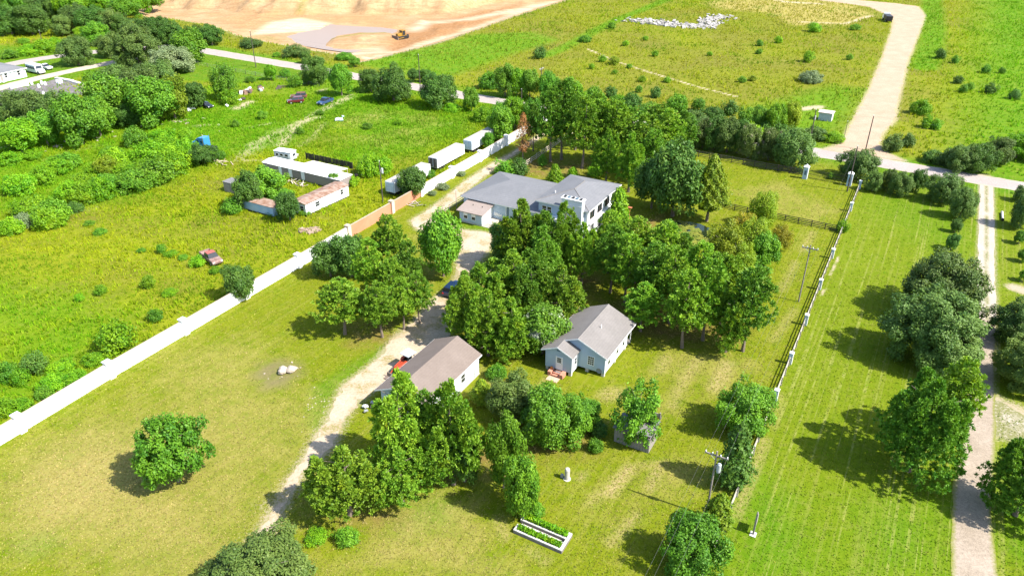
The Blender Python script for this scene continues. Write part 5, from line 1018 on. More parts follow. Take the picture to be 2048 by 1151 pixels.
# ---- fences
def beam(L, w, h, name, mat):
    me = MB().box(-w / 2, w / 2, 0, L, -h / 2, h / 2).mesh(name); me.materials.append(mat); return me
def fence(name, label, a0, b0, a1, b1, span, nrail, H, mpost, mrail, pw=.13, rh=.13, skip=()):
    p0 = Vector(site(a0, b0)); p1 = Vector(site(a1, b1)); d = p1 - p0; n = max(1, round(d.length / span)); L = d.length / n
    t = thing(name, label, 'fence', p0, math.atan2(d.y, d.x) - math.pi / 2)
    pm = MB().box(-pw / 2, pw / 2, -pw / 2, pw / 2, -.2, H + .06).mesh('post'); pm.materials.append(mpost)
    rm = beam(L - .01, .05, rh, 'rail', mrail)
    for i in range(n + 1):
        q = link('post', pm, t); q.location = (0, i * L, 0)
        if i < n:
            for k in range(nrail): r_ = link('rail', rm, t); r_.location = (pw / 2 + .026, i * L + .005, H * (k + 1) / nrail - .08); r_.rotation_euler = (rnd.gauss(0, .004), 0, 0)
    return t
FENCEW = simple('sunlit pale rail', (.44, .40, .34), .8, (.34, .30, .26), 2)  # pale tone carries the sunlight on top of the rails
fence('rail_fence', 'three rail fence coloured sunlit pale running along the row of small pillars', -8.9, 160.0, -7.7, 40.0, 2.45, 3, 1.25, FENCEW, FENCEW, .14, .14)
fence('cross_fence', 'black four rail fence crossing the paddock below the gate', -9.2, 136.0, -40.0, 136.6, 2.45, 4, 1.25, WOODD, WOODD, .14, .12)
fence('front_fence', 'black four rail fence running from the gate in front of the tree row', -20.6, 162.0, -56.0, 162.9, 2.5, 4, 1.4, WOODD, simple('dark grey rail', (.09, .08, .072), .8), .14, .12)
fence('drive_fence', 'pale three rail fence beside the drive behind the house', -74.4, 133.0, -75.4, 164.0, 2.5, 3, 1.3, WOODL, WOODL, .14, .15)
fence('yard_fence', 'low dark fence at the left end of the main house', -76.2, 108.0, -75.8, 119.0, 2.2, 3, 1.2, WOODL, WOODL, .1, .1)
gf = fence('field_fence', 'thin wire fence on posts beside the left road', -232.0, 168.5, -160.0, 166.5, 4.5, 3, 1.2, WOODD, STEEL, .1, .02)
for i, (px, py) in enumerate([(1715, 377), (1699, 422), (1662, 516), (1636, 578), (1607.6, 649), (1577, 726), (1545, 800), (1449, 1064)]):
    a, b = gl(px, py); a = -8.9 + (160 - b) / 120 * 1.2 + .0
    where = ['end pillar nearest the road in the rail fence', 'pillar above the black cross fence in the rail fence', 'pillar just below the cross fence bush in the rail fence', 'pillar level with the top of the grey crossarm pole in the rail fence', 'pillar level with the foot of the grey crossarm pole in the rail fence', 'lowest clearly seen pillar in the rail fence', 'pillar hidden behind the round tree in the rail fence', 'pillar beside the yellow green sapling at the bottom of the rail fence'][i]
    t = thing('fence_pillar', 'pale ' + where, 'pillar', site(a, b), BR, 'pillars in the rail fence')
    MB().box(-.25, .22, -.25, .25, -.1, 1.7).build('shaft', SHADEW, t, .015); MB().box(.222, .25, -.25, .25, -.1, 1.7).build('face', WALLW, t); MB().box(-.30, .31, -.30, .30, 1.702, 1.82).build('cap', WALLW, t, .03)  # shaft tinted with shade, right face coloured as sunlit

# ---- gate
for i, (px, py) in enumerate([(1609, 357), (1697, 371)]):
    a, b = gl(px, py); t = thing('gate_pillar', ['left', 'right'][i] + ' gate pillar, shaded faces coloured blue, with a stepped white cap and dark panel', 'gate pillar', site(a, b), BR, 'gate pillars')
    t.scale = (.86, .86, .95); box('shaft', SHADEW, t, -.55, .5, -.5, .5, -.1, 2.7, .02); box('lit_face', WHTS, t, .502, .55, -.5, .5, -.1, 2.68); box('panel', simple('slate panel', (.10, .15, .2)), t, -.25, .25, -.53, -.504, 1.0, 2.0)  # blue shaft paints in the shade, white slab the sunlit side
    box('cap', WHITE, t, -.66, .66, -.6, .6, 2.702, 2.85, .02); box('cap_top', WHITE, t, -.42, .42, -.38, .38, 2.852, 3.05, .02); MB().tube([(0, 0, 3.05), (0, 0, 3.2), (0, 0, 3.4)], [.1, .2, .08], 10).build('finial', WHITE, t)
for i, (a0, a1) in enumerate([(-19.1, -15.6), (-15.5, -11.8)]):
    t = thing('gate_leaf', ['left', 'right'][i] + ' leaf of the black iron gate between the tall pillars', 'gate', site(a0, 161.0), BR, 'gate leaves'); L = a1 - a0
    for z in (.15, 1.0, 1.75): box('rail', BLACK, t, 0, L, -.03, .03, z, z + .07)
    n = 16
    for k in range(n + 1): q = box('bar', BLACK, t, -.02, .02, -.024, .024, .1, 1.95 + .35 * abs(k / n - (0 if i else 1))); q.location.x = L * k / n

# ---- poles and wires
ARM = {}
def pole(px, py, top, label, mat=POLEM, arm=True, can=False, r=.14, lean=0.0, armrot=0.0, h=None, name='utility_pole', group='utility poles'):
    X, Y = g(px, py); H = h or hgt(X, Y, top); t = thing(name, label, 'pole', (X, Y, 0), armrot, group)
    MB().tube([(0, 0, -.3), (0, 0, H * .5), (0, 0, H)], [r, r * .9, r * .72], 9).build('shaft', mat, t)
    if arm:
        z = H - .55; box('crossarm', POLEG, t, -1.15, 1.15, -.06, .06, z - .07, z + .07)
        for x in (-1.05, -.4, .4, 1.05): MB().tube([(x, 0, z + .07), (x, 0, z + .16), (x, 0, z + .28)], [.03, .07, .05], 8).build('insulator', WHITE, t)
        MB().tube([(-.7, .07, z - .02), (0, .12, z - .75)], .025, 5).build('brace', STEEL, t); MB().tube([(.7, .07, z - .02), (0, .12, z - .75)], .025, 5).build('brace', STEEL, t)
    else: MB().tube([(0, 0, H), (0, 0, H + .25)], [.04, .06], 8).build('insulator', WHITE, t)
    if can:
        MB().tube([(.42, 0, H - 2.5), (.42, 0, H - 2.35), (.42, 0, H - 1.5), (.42, 0, H - 1.4)], [.17, .22, .22, .16], 12).build('transformer', simple('transformer grey', (.38, .40, .41), .5), t); box('bracket', STEEL, t, .1, .3, -.05, .05, H - 2.1, H - 1.7)
    return (Vector((X, Y, H)))
RA = R(59.5)
p1 = pole(512, 135, 62, 'dark utility pole on the near verge of the left road, leftmost tall one', armrot=RA, arm=False)
p2 = pole(841, 184, 110, 'dark utility pole between the two dark round roadside trees', armrot=RA, arm=False)
p3 = pole(1082, 194, 134, 'dark utility pole with a crossarm rising from the middle roadside bushes', armrot=RA)
p4 = pole(1043, 222, 179, 'short dark utility pole at the near edge of the middle road', armrot=RA, arm=False)
p5 = pole(1619, 286, 220, 'dark utility pole left of the gravel road mouth', armrot=RA, can=True, arm=False)
p6 = pole(1731, 300, 232, 'dark utility pole standing at the gravel road mouth', armrot=RA, arm=False)
p7 = pole(1694, 383, 293, 'dark utility pole beside the right gate pillar', armrot=BR, arm=False)
p8 = pole(1597, 603, 490, 'grey pole with a small crossarm beside the pillar fence', mat=POLEG, armrot=BR, arm=True, r=.11)
p9 = pole(1412, 1030, 902, 'grey transformer pole beside the fence among the lower trees', mat=POLEG, armrot=BR, can=True, r=.11)
p10 = pole(766, 406, 323, 'dark transformer pole behind the salmon wall', armrot=R(30), can=True, arm=False, r=.13)
pole(913, 417, 381, 'thin grey post beside the drive in front of the annexe', mat=POLEG, arm=False, r=.06, name='post', group='posts')
p12 = pole(155, 62, 30, 'far pole with a pale transformer in front of the top left wood', armrot=R(30), can=True, arm=False)
p13 = pole(241, 48, 18, 'far dark pole at the right side of the top left wood', arm=False)
p14 = pole(84, 82, 62, 'far short dark pole in the top left grass', arm=False)
pole(1688, 276, 243, 'thin dark post at the left corner of the gravel road mouth', arm=False, r=.06, name='post', group='posts')
WIRE = simple('aluminium wire', (.13, .13, .12), .7)
def wire(a, b, sag, label, r=.007):
    o = thing('power_line', label, 'power line', a, 0, 'power lines'); d = b - a
    pts = [d * (k / 14) - Vector((0, 0, 4 * sag * (k / 14) * (1 - k / 14))) for k in range(15)]
    MB().tube(pts, r, 4).build('wire', WIRE, o)
ub = Vector((UX, UY, 0))
q9 = Vector(site(*(lambda ab: (ab[0], ab[1] - 45))(w2l(p9.x, p9.y)), p9.z))
for off, nm in ((-1.05, 'left'), (-.4, 'middle'), (1.05, 'right')):
    wire(p9 + ub * off - Vector((0, 0, .3)), q9 + ub * off - Vector((0, 0, .3)), .6, nm + ' power line running from the transformer pole to the bottom edge')
    wire(p8 + ub * off - Vector((0, 0, .3)), p9 + ub * off - Vector((0, 0, .3)), .7, nm + ' power line between the grey pole and the transformer pole')
wire(p7, p8 + Vector((0, 0, .2)), .9, 'power line between the gate pole and the grey crossarm pole')
for a_, b_, nm in ((p1, p2, 'first and second poles of the left road'), (p2, p4, 'second pole and the short middle pole'), (p5, p6, 'two poles at the gravel road mouth'), (p6, p6 + (p6 - p5).normalized() * 48, 'gravel mouth pole and the right edge')):
    wire(a_, b_, .8, 'power line between the ' + nm); wire(a_ - Vector((0, 0, 1.1)), b_ - Vector((0, 0, 1.1)), .8, 'lower cable between the ' + nm)

# ---- semi trailers behind the wall
def wheel(parent, x, y, r=.5, w=.28, rim=STEEL):
    o = MB().tube([(x, y - w / 2, r), (x, y + w / 2, r)], r, 16).build('wheel', RUBBER, parent)
    MB().tube([(x, y - w / 2 - .012, r), (x, y + w / 2 + .012, r)], r * .55, 12).build('rim', rim, o); return o
def trailer(a, b, L, label, rear, W=2.35, H=2.55):
    t = thing('semi_trailer', label, 'trailer', site(a, b), BR, 'trailers behind the wall')
    m = MB().box(0, W, 0, L, .75, H + .4).build('box', simple('white trailer skin', (.74, .75, .76), .45, (.62, .63, .63), .6), t, .03)
    box('roof', simple('dirty trailer roof', (.40, .37, .33), .8, (.30, .27, .24), .7), t, .04, W - .04, .04, L - .04, H + .402, H + .43)
    for k in range(int(L / 1.2)): box('rib', WHITE, m, W + .002, W + .02, .6 + k * 1.2, .66 + k * 1.2, .85, H + .3)
    for s in (0, 1): d = box('rear_door', rear, t, .1 + s * W / 2, W / 2 - .05 + s * (W / 2 - .05), -.05, -.004, .85, H + .28); MB().tube([(.3 + s * (W - .6), -.07, .9), (.3 + s * (W - .6), -.07, H + .2)], .025, 6).build('lock_rod', STEEL, d)
    box('bumper', BLACK, t, .1, W - .1, -.03, .06, .4, .55); box('chassis', BLACK, t, .6, W - .6, .3, L - .5, .5, .75)
    for y in (1.2, 2.4):
        for x in (.0, W):
            w = MB().tube([(x - .14 + (.16 if x == 0 else -.16), y, .45), (x + .14 + (.16 if x == 0 else -.16), y, .45)], .45, 14).build('wheel', RUBBER, t)
    for x in (.5, W - .5): box('landing_leg', STEEL, t, x - .06, x + .06, L - 2.6, L - 2.48, 0, .75)
trailer(-91.3, 109.9, 12.4, 'white trailer under the thin dark tree nearest the salmon wall', simple('pale blue doors', (.50, .58, .66), .5))
trailer(-91.9, 125.7, 10.8, 'middle white trailer behind the wall with a dark open rear end', simple('rusted dark rear', (.14, .10, .08), .8, (.07, .06, .06), 2))
trailer(-91.6, 139.2, 12.6, 'farthest white trailer behind the wall with pale blue doors', simple('pale blue doors', (.50, .58, .66)))

# ---- derelict mobile homes
def mobile(a, b, L, W, H, label, wall, roof, wins, rz=BR, lip=.12, wall2=None):
    t = thing('mobile_home', label, 'mobile home', site(a, b), rz, 'derelict mobile homes')
    box('wall', wall, t, 0, L, 0, W, .3, H); box('skirting', simple('dark skirting', (.08, .07, .065), .9), t, .1, L - .1, .1, W - .1, -.1, .3)
    if wall2: box('end_wall', wall2, t, L, L + .03, 0, W, .3, H - .02)
    m = MB(); m.prism([(-lip, H), (W / 2, H + .28), (W + lip, H), (W + lip, H - .08), (-lip, H - .08)], 'x', -lip, L + lip); r_ = m.build('roof', roof, t)
    for k in range(int(L / 1.1)): q = MB(); q.prism([(-lip, H + .012), (W / 2, H + .292), (W / 2, H + .31), (-lip, H + .03)], 'x', .5 + k * 1.1, .55 + k * 1.1); q.prism([(W + lip, H + .012), (W / 2 + .001, H + .292), (W / 2 + .001, H + .31), (W + lip, H + .03)], 'x', .5 + k * 1.1, .55 + k * 1.1); q.build('roof_seam', roof, r_)
    for (f, c, z, w, h) in wins: window(t, f, c, z, w, h, {'y-': 0, 'x-': 0, 'x+': L + .03, 'y+': W}[f], bars=(1, 2) if h < 1.5 else (1, 1), pane=GLASS if h < 1.5 else WHITE)
    return t
TAUPE = siding('taupe siding', (.24, .20, .19)); ROOFW = simple('white sheet roof', (.76, .74, .72), .5, (.66, .62, .58), .5)
mh = mobile(-121.9, 106.9, 21.5, 3.7, 2.35, 'long taupe mobile home with a white sheet roof', TAUPE, ROOFW, [('y-', 5.0, .6, .7, 1.7), ('y-', 7.9, .55, .8, 1.75), ('y-', 11.4, .55, .8, 1.75), ('x-', 1.8, 1.0, .9, .9)])
pr = MB(); pr.prism([(3.72, 2.3), (6.6, 2.0), (6.6, 2.08), (3.72, 2.38)], 'x', 8.2, 18.0); pr.build('porch_roof', simple('cream sheet roof', (.66, .60, .50), .6, (.56, .50, .41), .6), mh)
for x in (8.4, 11.5, 14.6, 17.8): box('porch_post', WOODL, mh, x - .05, x + .05, 6.4, 6.5, 0, 2.02)
mobile(-101.4, 94.0, 11.5, 3.5, 2.5, 'white mobile home with a torn rusty roof nearest the salmon wall', WHTS, RUSTR, [('y-', 9.6, 1.2, .7, 1.0), ('y-', 3.0, 1.1, 1.1, .9), ('x-', 1.0, .9, .9, 1.0), ('x-', 2.5, .9, .7, 1.0)], BR + R(90) - R(3)).location = site(-97.6, 93.9)
mobile(-111.4, 90.5, 8.8, 2.6, 2.05, 'pale blue trailer home with a burnt rusty roof among the bushes', simple('faded blue panel', (.22, .36, .52), .6, (.36, .46, .56), .5), RUSTR, [])
def wreck_shed():
    X, Y = g(466, 382); t = thing('shed', 'small grey taupe shed half buried in the bushes left of the mobile homes', 'shed', (X, Y, 0), BR)
    box('wall', TAUPE, t, -1.4, 1.4, -.9, 1.4, 0, 2.1); box('roof', simple('grey sheet roof', (.3, .28, .27)), t, -1.5, 1.5, -1.0, 1.5, 2.102, 2.18); box('door', WOODG, t, -.4, .4, -.94, -.904, .05, 1.8)
wreck_shed()
def plank_fence():
    a0, b0 = gl(612, 318); a1, b1 = gl(705, 338); p0 = Vector(site(a0, b0)); p1 = Vector(site(a1, b1)); d = p1 - p0; n = 66
    t = thing('plank_fence', 'dark plank fence behind the long taupe mobile home', 'fence', p0, math.atan2(d.y, d.x)); L = d.length / n
    me = MB().box(0.01, L - .01, -.015, .015, .0, 1.55).mesh('plank'); me.materials.append(WOODD)
    for k in range(n): q = link('plank', me, t); q.location = (k * L, 0, rnd.uniform(-.08, .05)); q.rotation_euler = (rnd.gauss(0, .02), rnd.gauss(0, .015), 0)
    for z in (.35, 1.2): box('rail', WOODD, t, 0, d.length, .02, .07, z, z + .09)
    for k in range(7): box('post', WOODD, t, k * d.length / 6 - .05, k * d.length / 6 + .05, .072, .17, -.2, 1.6)
plank_fence()
def camper():
    X, Y = g(572, 321); t = thing('camper', 'white roofed camper trailer parked behind the long mobile home', 'camper', (X, Y, 0), BR + R(8))
    box('body', simple('camper grey', (.42, .45, .48), .5, (.34, .36, .38), 1), t, -2.2, 2.2, -1.0, 1.2, .5, 2.3, .05); box('roof', WHITE, t, -2.3, 2.3, -1.05, 1.25, 2.302, 2.42, .03)
    for x in (-1.4, -.2, 1.1): window(t, 'y-', x, 1.35, .8, .55, -1.0)
    window(t, 'x+', .2, 1.3, .9, .6, 2.2); box('hitch', BLACK, t, -3.2, -2.2, .0, .2, .45, .55); box('door', WHITE, t, 1.6, 2.1, -1.04, -1.004, .55, 2.1)
    for y in (-.85, 1.05): wheel(t, .3, y, .36, .22)
camper()
WOODJ = simple('broken lumber', (.55, .44, .32), .85, (.42, .32, .22), 2)
def lumber(px, py, n, sp, label, seed, mats=(WOODJ, WOODL, WOODG), ln=(.8, 2.4), name='lumber_pile', cat='lumber'):
    r = random.Random(seed); X, Y = g(px, py); t = thing(name, label, cat, (X, Y, 0), BR)
    for k in range(n):
        L = r.uniform(*ln) / 2; q = MB().box(-L, L, -.09, .09, -.025, .025).build('board', r.choice(mats), t); q.location = (r.gauss(0, sp[0]), r.gauss(0, sp[1]), .06 + .5 * r.random() * (1 if k > n * .3 else .2)); q.rotation_euler = (r.gauss(0, .25), r.gauss(0, .2), r.uniform(-.6, .6) + (1.57 if r.random() < .35 else 0))
lumber(588, 366, 26, (2.2, .6), 'collapsed pale wooden deck in front of the long mobile home', 3)
lumber(440, 327, 16, (1.5, .7), 'flat heap of tan boards in the grass left of the mobile homes', 4, (WOODJ, RUSTR, WOODL), (1.0, 3.0))
lumber(820, 348 + 58, 10, (1.2, .5), 'grey boards lying in the weeds beside the transformer pole', 5, (WOODG, WOODL), (1.2, 2.8))

# ---- vehicles
def carpaint(name, c): 
    if name in MATS: return MATS[name]
    m, n, l, b = nt(name); b.inputs['Base Color'].default_value = rgba(c); b.inputs['Roughness'].default_value = .28; b.inputs['Specular IOR Level'].default_value = .5; b.inputs['Coat Weight'].default_value = .4; MATS[name] = m; return m
CHROME = simple('chrome', (.6, .6, .6), .25, metal=.9); LAMP = simple('lamp lens', (.75, .75, .70), .2); TAIL = simple('tail lens', (.4, .02, .02), .3)
def vehicle(kind, loc, rz, paint, label, name='car', cat='car', group=None):
    """built pointing along +x, 0 at the ground"""
    t = thing(name, label, cat, loc, rz, group); W = .9
    P = dict(sedan=([(-2.3, .35), (2.25, .35), (2.3, .65), (2.1, .82), (.95, .92), (-1.6, .95), (-2.3, .9)], [(-1.55, .93), (.95, .90), (.35, 1.42), (-.85, 1.45)]),
             suv=([(-2.2, .4), (2.2, .4), (2.28, .75), (2.1, .98), (1.05, 1.06), (-2.15, 1.08)], [(-2.1, 1.06), (1.05, 1.04), (.45, 1.68), (-1.95, 1.72)]),
             pickup=([(-2.7, .5), (2.6, .5), (2.68, .85), (2.5, 1.08), (1.25, 1.14), (-.75, 1.16), (-.78, .78), (-2.6, .78), (-2.7, 1.1)], [(-.75, 1.14), (1.25, 1.12), (.65, 1.74), (-.6, 1.78)]))[kind]
    b = MB().prism(P[0], 'y', -W, W).build('body', paint, t, .07)
    if kind == 'pickup':
        for s in (-1, 1): box('bed_side', paint, t, -2.69, -.76, s * W - (.0 if s < 0 else .1), s * W + (.1 if s < 0 else 0), .7, 1.14, .03)
        box('tailgate', paint, t, -2.72, -2.62, -W + .1, W - .1, .7, 1.12, .02)
    c = MB(); (x0, z0), (x1, z1), (x2, z2), (x3, z3) = P[1]; i = .2
    c.add([(x0, -W + .05, z0), (x1, -W + .05, z1), (x2, -W + i, z2), (x3, -W + i, z3), (x0, W - .05, z0), (x1, W - .05, z1), (x2, W - i, z2), (x3, W - i, z3)], [(0, 1, 2, 3), (7, 6, 5, 4), (1, 5, 6, 2), (4, 0, 3, 7), (3, 2, 6, 7), (0, 4, 5, 1)]); cab = c.build('window', GLASS, t, .03)
    box('roof', paint, t, x3 + .06, x2 - .06, -W + i - .02, W - i + .02, z2 - .015, z3 + .035, .03)
    for s in (-1, 1):
        for xx in ((x2 + x3) / 2,): m = MB(); m.add([(xx - .05, s * (W - .04), z0), (xx + .05, s * (W - .04), z0), (xx + .05, s * (W - i + .01), z2), (xx - .05, s * (W - i + .01), z2), (xx, s * (W - .12), z0), (xx, s * (W - i - .06), z2)], [(0, 1, 2, 3), (0, 4, 5, 3), (1, 4, 5, 2)]); m.build('pillar', paint, t)
    wx = {'sedan': 1.38, 'suv': 1.35, 'pickup': 1.7}[kind]; wr = .33 if kind == 'sedan' else .38
    for x in (-wx, wx):
        for s in (-1, 1): wheel(t, x, s * (W - .1), wr, .24)
    fx = P[0][2][0]
    for s in (-1, 1): box('headlight', LAMP, t, fx - .16, fx + .02, s * .68 - .16, s * .68 + .16, P[0][2][1] - .05, P[0][2][1] + .1, .02); box('tail_light', TAIL, t, -P[0][1][0] * 1.0 - .1, -P[0][1][0] + .05, s * .74 - .1, s * .74 + .1, .72, .9)
    return t
def vdir(p, q): a = Vector(g(*p)); b = Vector(g(*q)); return math.atan2(b.y - a.y, b.x - a.x)
def at(px, py): q = g(px, py); return (q[0], q[1], 0)
vehicle('sedan', at(413, 215), vdir((404, 211), (425, 217)), carpaint('black paint', (.012, .014, .02)), 'black car parked against the bushes at the left of the junk field')
vehicle('suv', at(592, 206), vdir((608, 204), (576, 207)), carpaint('maroon paint', (.10, .012, .016)), 'maroon car in the junk field in front of a brown one')
vehicle('suv', at(598, 197), vdir((612, 195), (584, 196)), simple('rusted brown paint', (.10, .05, .035), .6, (.17, .09, .06), 2), 'rusted brown car parked behind the maroon car')
vehicle('pickup', at(651, 208), vdir((662, 203), (639, 212)), carpaint('navy paint', (.025, .055, .13)), 'navy blue pickup beside the dirt track in the junk field', 'pickup_truck', 'pickup')
wr = vehicle('pickup', at(424, 522), vdir((412, 508), (440, 530)), simple('rust and primer', (.28, .20, .18), .7, (.14, .07, .05), 1.6), 'wrecked rusty pickup lying in the meadow', 'pickup_truck', 'pickup')
for part in wr.children:
    if part.name.startswith('roof'): part.data.materials.clear(); part.data.materials.append(simple('dull red roof', (.34, .10, .08), .7, (.24, .08, .06), 2))
vehicle('suv', at(908, 584), vdir((898, 592), (915, 576)), carpaint('blue paint', (.008, .02, .07)), 'dark blue car parked on the drive under the pines')
vehicle('pickup', at(92, 139), vdir((80, 134), (102, 138)), carpaint('white car paint', (.72, .73, .72)), 'white pickup parked right behind the small bus', 'pickup_truck', 'pickup')
def bus():
    t = thing('minibus', 'white minibus parked beside the low white house', 'bus', at(74, 146), vdir((60, 139), (94, 147))); WP_ = carpaint('white bus paint', (.76, .76, .75))
    MB().prism([(-3.6, .5), (2.0, .5), (2.2, 1.6), (1.9, 2.75), (-3.5, 2.8)], 'y', -1.15, 1.15).build('body', WP_, t, .06); MB().prism([(2.0, .5), (3.5, .5), (3.6, .95), (3.3, 1.35), (2.18, 1.55)], 'y', -.95, .95).build('hood', WP_, t, .06)
    for x in (-2.7, -1.5, -.3, .9): box('window', GLASS, t, x - .5, x + .5, -1.17, -1.152, 1.45, 2.25); box('window', GLASS, t, x - .5, x + .5, 1.152, 1.17, 1.45, 2.25)
    m = MB(); m.add([(2.14, -.95, 1.65), (2.14, .95, 1.65), (1.97, .9, 2.5), (1.97, -.9, 2.5), (2.22, -.95, 1.65), (2.22, .95, 1.65), (2.02, .9, 2.5), (2.02, -.9, 2.5)], [(0, 1, 2, 3), (4, 5, 6, 7), (0, 1, 5, 4), (2, 3, 7, 6), (1, 2, 6, 5), (0, 3, 7, 4)]); m.build('windscreen', GLASS, t)
    for x in (-2.2, 2.5):
        for s in (-1, 1): wheel(t, x, s * 1.0, .42, .28)
    for s in (-1, 1): box('headlight', LAMP, t, 3.5, 3.64, s * .7 - .15, s * .7 + .15, .85, 1.05)
    box('bumper', CHROME, t, 3.6, 3.72, -.95, .95, .45, .62)
bus()
def truck_cab():
    t = thing('truck_tractor', 'bright blue truck tractor standing in the bushes', 'truck', at(405, 296), vdir((418, 297), (390, 292))); t.scale = (.82, .82, .8); B_ = carpaint('bright blue paint', (.035, .20, .46))
    MB().prism([(-2.2, .8), (1.2, .8), (1.2, 2.1), (.75, 3.0), (-.3, 3.5), (-2.2, 3.6)], 'y', -1.15, 1.15).build('cab', B_, t, .08); MB().prism([(1.18, .7), (3.0, .7), (3.15, 1.2), (2.9, 1.75), (1.2, 2.05)], 'y', -.9, .9).build('hood', B_, t, .08)
    m = MB(); m.add([(1.22, -1.0, 2.12), (1.22, 1.0, 2.12), (.8, .95, 2.95), (.8, -.95, 2.95), (1.3, -1.0, 2.12), (1.3, 1.0, 2.12), (.86, .95, 2.95), (.86, -.95, 2.95)], [(0, 1, 2, 3), (4, 5, 6, 7), (0, 1, 5, 4), (2, 3, 7, 6), (1, 2, 6, 5), (0, 3, 7, 4)]); m.build('windscreen', GLASS, t)
    for s in (-1, 1):
        box('window', GLASS, t, -.2, .6, s * 1.16 - .01, s * 1.16 + .01, 2.0, 2.7); box('window', GLASS, t, -1.6, -.9, s * 1.16 - .01, s * 1.16 + .01, 2.1, 2.6); MB().tube([(-2.0, s * 1.3, .8), (-2.0, s * 1.3, 4.0)], .09, 8).build('exhaust', CHROME, t)
        for x in (2.1, -2.9, -4.2): wheel(t, x, s * .95, .5, .35)
    box('chassis', BLACK, t, -5.2, 2.9, -.45, .45, .55, .8); box('grille', CHROME, t, 3.1, 3.18, -.6, .6, .8, 1.6); box('fifth_wheel', BLACK, t, -4.1, -3.1, -.5, .5, .8, .95)
truck_cab()
def bulldozer():
    Y_ = simple('machine yellow', (.34, .18, .015), .6, (.24, .13, .02), 2); X, Y = g(803, 77, -1.2); t = thing('bulldozer', 'yellow bulldozer pushing red soil in the sand pit', 'bulldozer', (X, Y, -1.25), vdir((812, 74), (790, 78)))
    t.scale = (1.15, 1.15, 1.15)
    for s in (-1, 1): MB().prism([(-2.0, .0), (1.8, .0), (2.2, .45), (1.8, .95), (-2.0, .95), (-2.4, .5)], 'y', s * 1.0 - .28, s * 1.0 + .28).build('track', BLACK, t, .05)
    box('hull', Y_, t, -1.8, 1.7, -.7, .7, .55, 1.1); MB().prism([(.1, 1.1), (1.9, 1.1), (1.9, 1.75), (.1, 1.95)], 'y', -.6, .6).build('hood', Y_, t, .05)
    box('cab', GLASS, t, -1.2, .08, -.75, .75, 1.1, 2.55, .04); box('cab_roof', Y_, t, -1.4, .25, -.9, .9, 2.552, 2.72, .04)
    for x in (-1.17, .03):
        for s in (-1, 1): box('cab_post', Y_, t, x - .06, x + .06, s * .74 - .05, s * .74 + .05, 1.1, 2.55)
    MB().prism([(2.6, .05), (2.85, .0), (2.7, .6), (2.85, 1.3), (2.65, 1.3), (2.5, .6)], 'y', -1.7, 1.7).build('blade', simple('worn steel', (.2, .15, .12), .5), t)
    for s in (-1, 1): MB().tube([(0, s * 1.33, .5), (2.55, s * 1.33, .35)], .1, 6).build('push_arm', Y_, t)
    MB().tube([(1.2, .3, 1.8), (1.2, .3, 2.5)], .06, 6).build('exhaust', BLACK, t); box('ripper', BLACK, t, -2.9, -2.3, -.4, .4, .4, 1.0)
bulldozer()
def tractor():
    RD = simple('tractor red', (.40, .055, .02), .5, (.3, .045, .02), 2); t = thing('tractor', 'red tractor with a grey canopy and front loader beside the garage', 'tractor', at(813, 738), BR + R(-90 - 8))
    t.scale = (1.1, 1.1, 1.1)
    MB().prism([(.0, .55), (1.75, .55), (1.8, 1.05), (1.5, 1.2), (.0, 1.3)], 'y', -.33, .33).build('hood', RD, t, .05); box('chassis', BLACK, t, -.9, 1.6, -.25, .25, .4, .6); box('seat', BLACK, t, -.75, -.3, -.25, .25, .95, 1.15); box('seat_back', BLACK, t, -.8, -.7, -.25, .25, 1.15, 1.6)
    for s in (-1, 1):
        wheel(t, -.6, s * .72, .62, .36, RD); wheel(t, 1.3, s * .6, .36, .24, RD); MB().prism([(-1.1, 1.1), (-.9, 1.3), (-.2, 1.3), (.05, 1.05), (-.2, 1.22), (-.9, 1.2)], 'y', s * .74 - .2, s * .74 + .2).build('fender', RD, t)
        box('canopy_post', BLACK, t, -.95, -.88, s * .5 - .04, s * .5 + .04, .9, 2.1); MB().tube([(.1, s * .45, 1.35), (1.3, s * .45, 1.1), (2.4, s * .45, .3)], .07, 6).build('loader_arm', RD, t)
    box('canopy', simple('grey canopy', (.34, .37, .39), .6), t, -1.25, .25, -.75, .75, 2.1, 2.17, .02); MB().prism([(2.3, .05), (2.95, .05), (3.0, .12), (2.45, .2), (2.4, .65), (2.3, .65)], 'y', -.8, .8).build('bucket', simple('worn steel', (.2, .15, .12)), t); MB().tube([(.15, 0, 1.3), (-.15, 0, 1.5)], .03, 6).build('steering_column', BLACK, t)
tractor()
def tipper():
    X, Y = g(1773, 42); t = thing('dump_truck', 'dark truck with a white cab parked beside the far gravel road', 'truck', (X, Y, 0), vdir((1782, 42), (1768, 30)))
    box('chassis', BLACK, t, -4.5, 3.6, -.5, .5, .6, .95); MB().prism([(-4.4, 1.0), (1.0, 1.0), (1.2, 2.6), (-4.6, 2.6)], 'y', -1.25, 1.25).build('dump_body', simple('black dump body', (.03, .03, .033), .5), t, .05); MB().prism([(1.5, .8), (3.9, .8), (3.9, 1.9), (3.2, 2.0), (2.9, 3.0), (1.5, 3.1)], 'y', -1.2, 1.2).build('cab', carpaint('white car paint', (.72, .73, .72)), t, .06)
    box('windscreen', GLASS, t, 3.02, 3.14, -1.0, 1.0, 2.1, 2.85)
    for x in (-3.6, -2.4, 2.6):
        for s in (-1, 1): wheel(t, x, s * 1.0, .5, .4)
tipper()

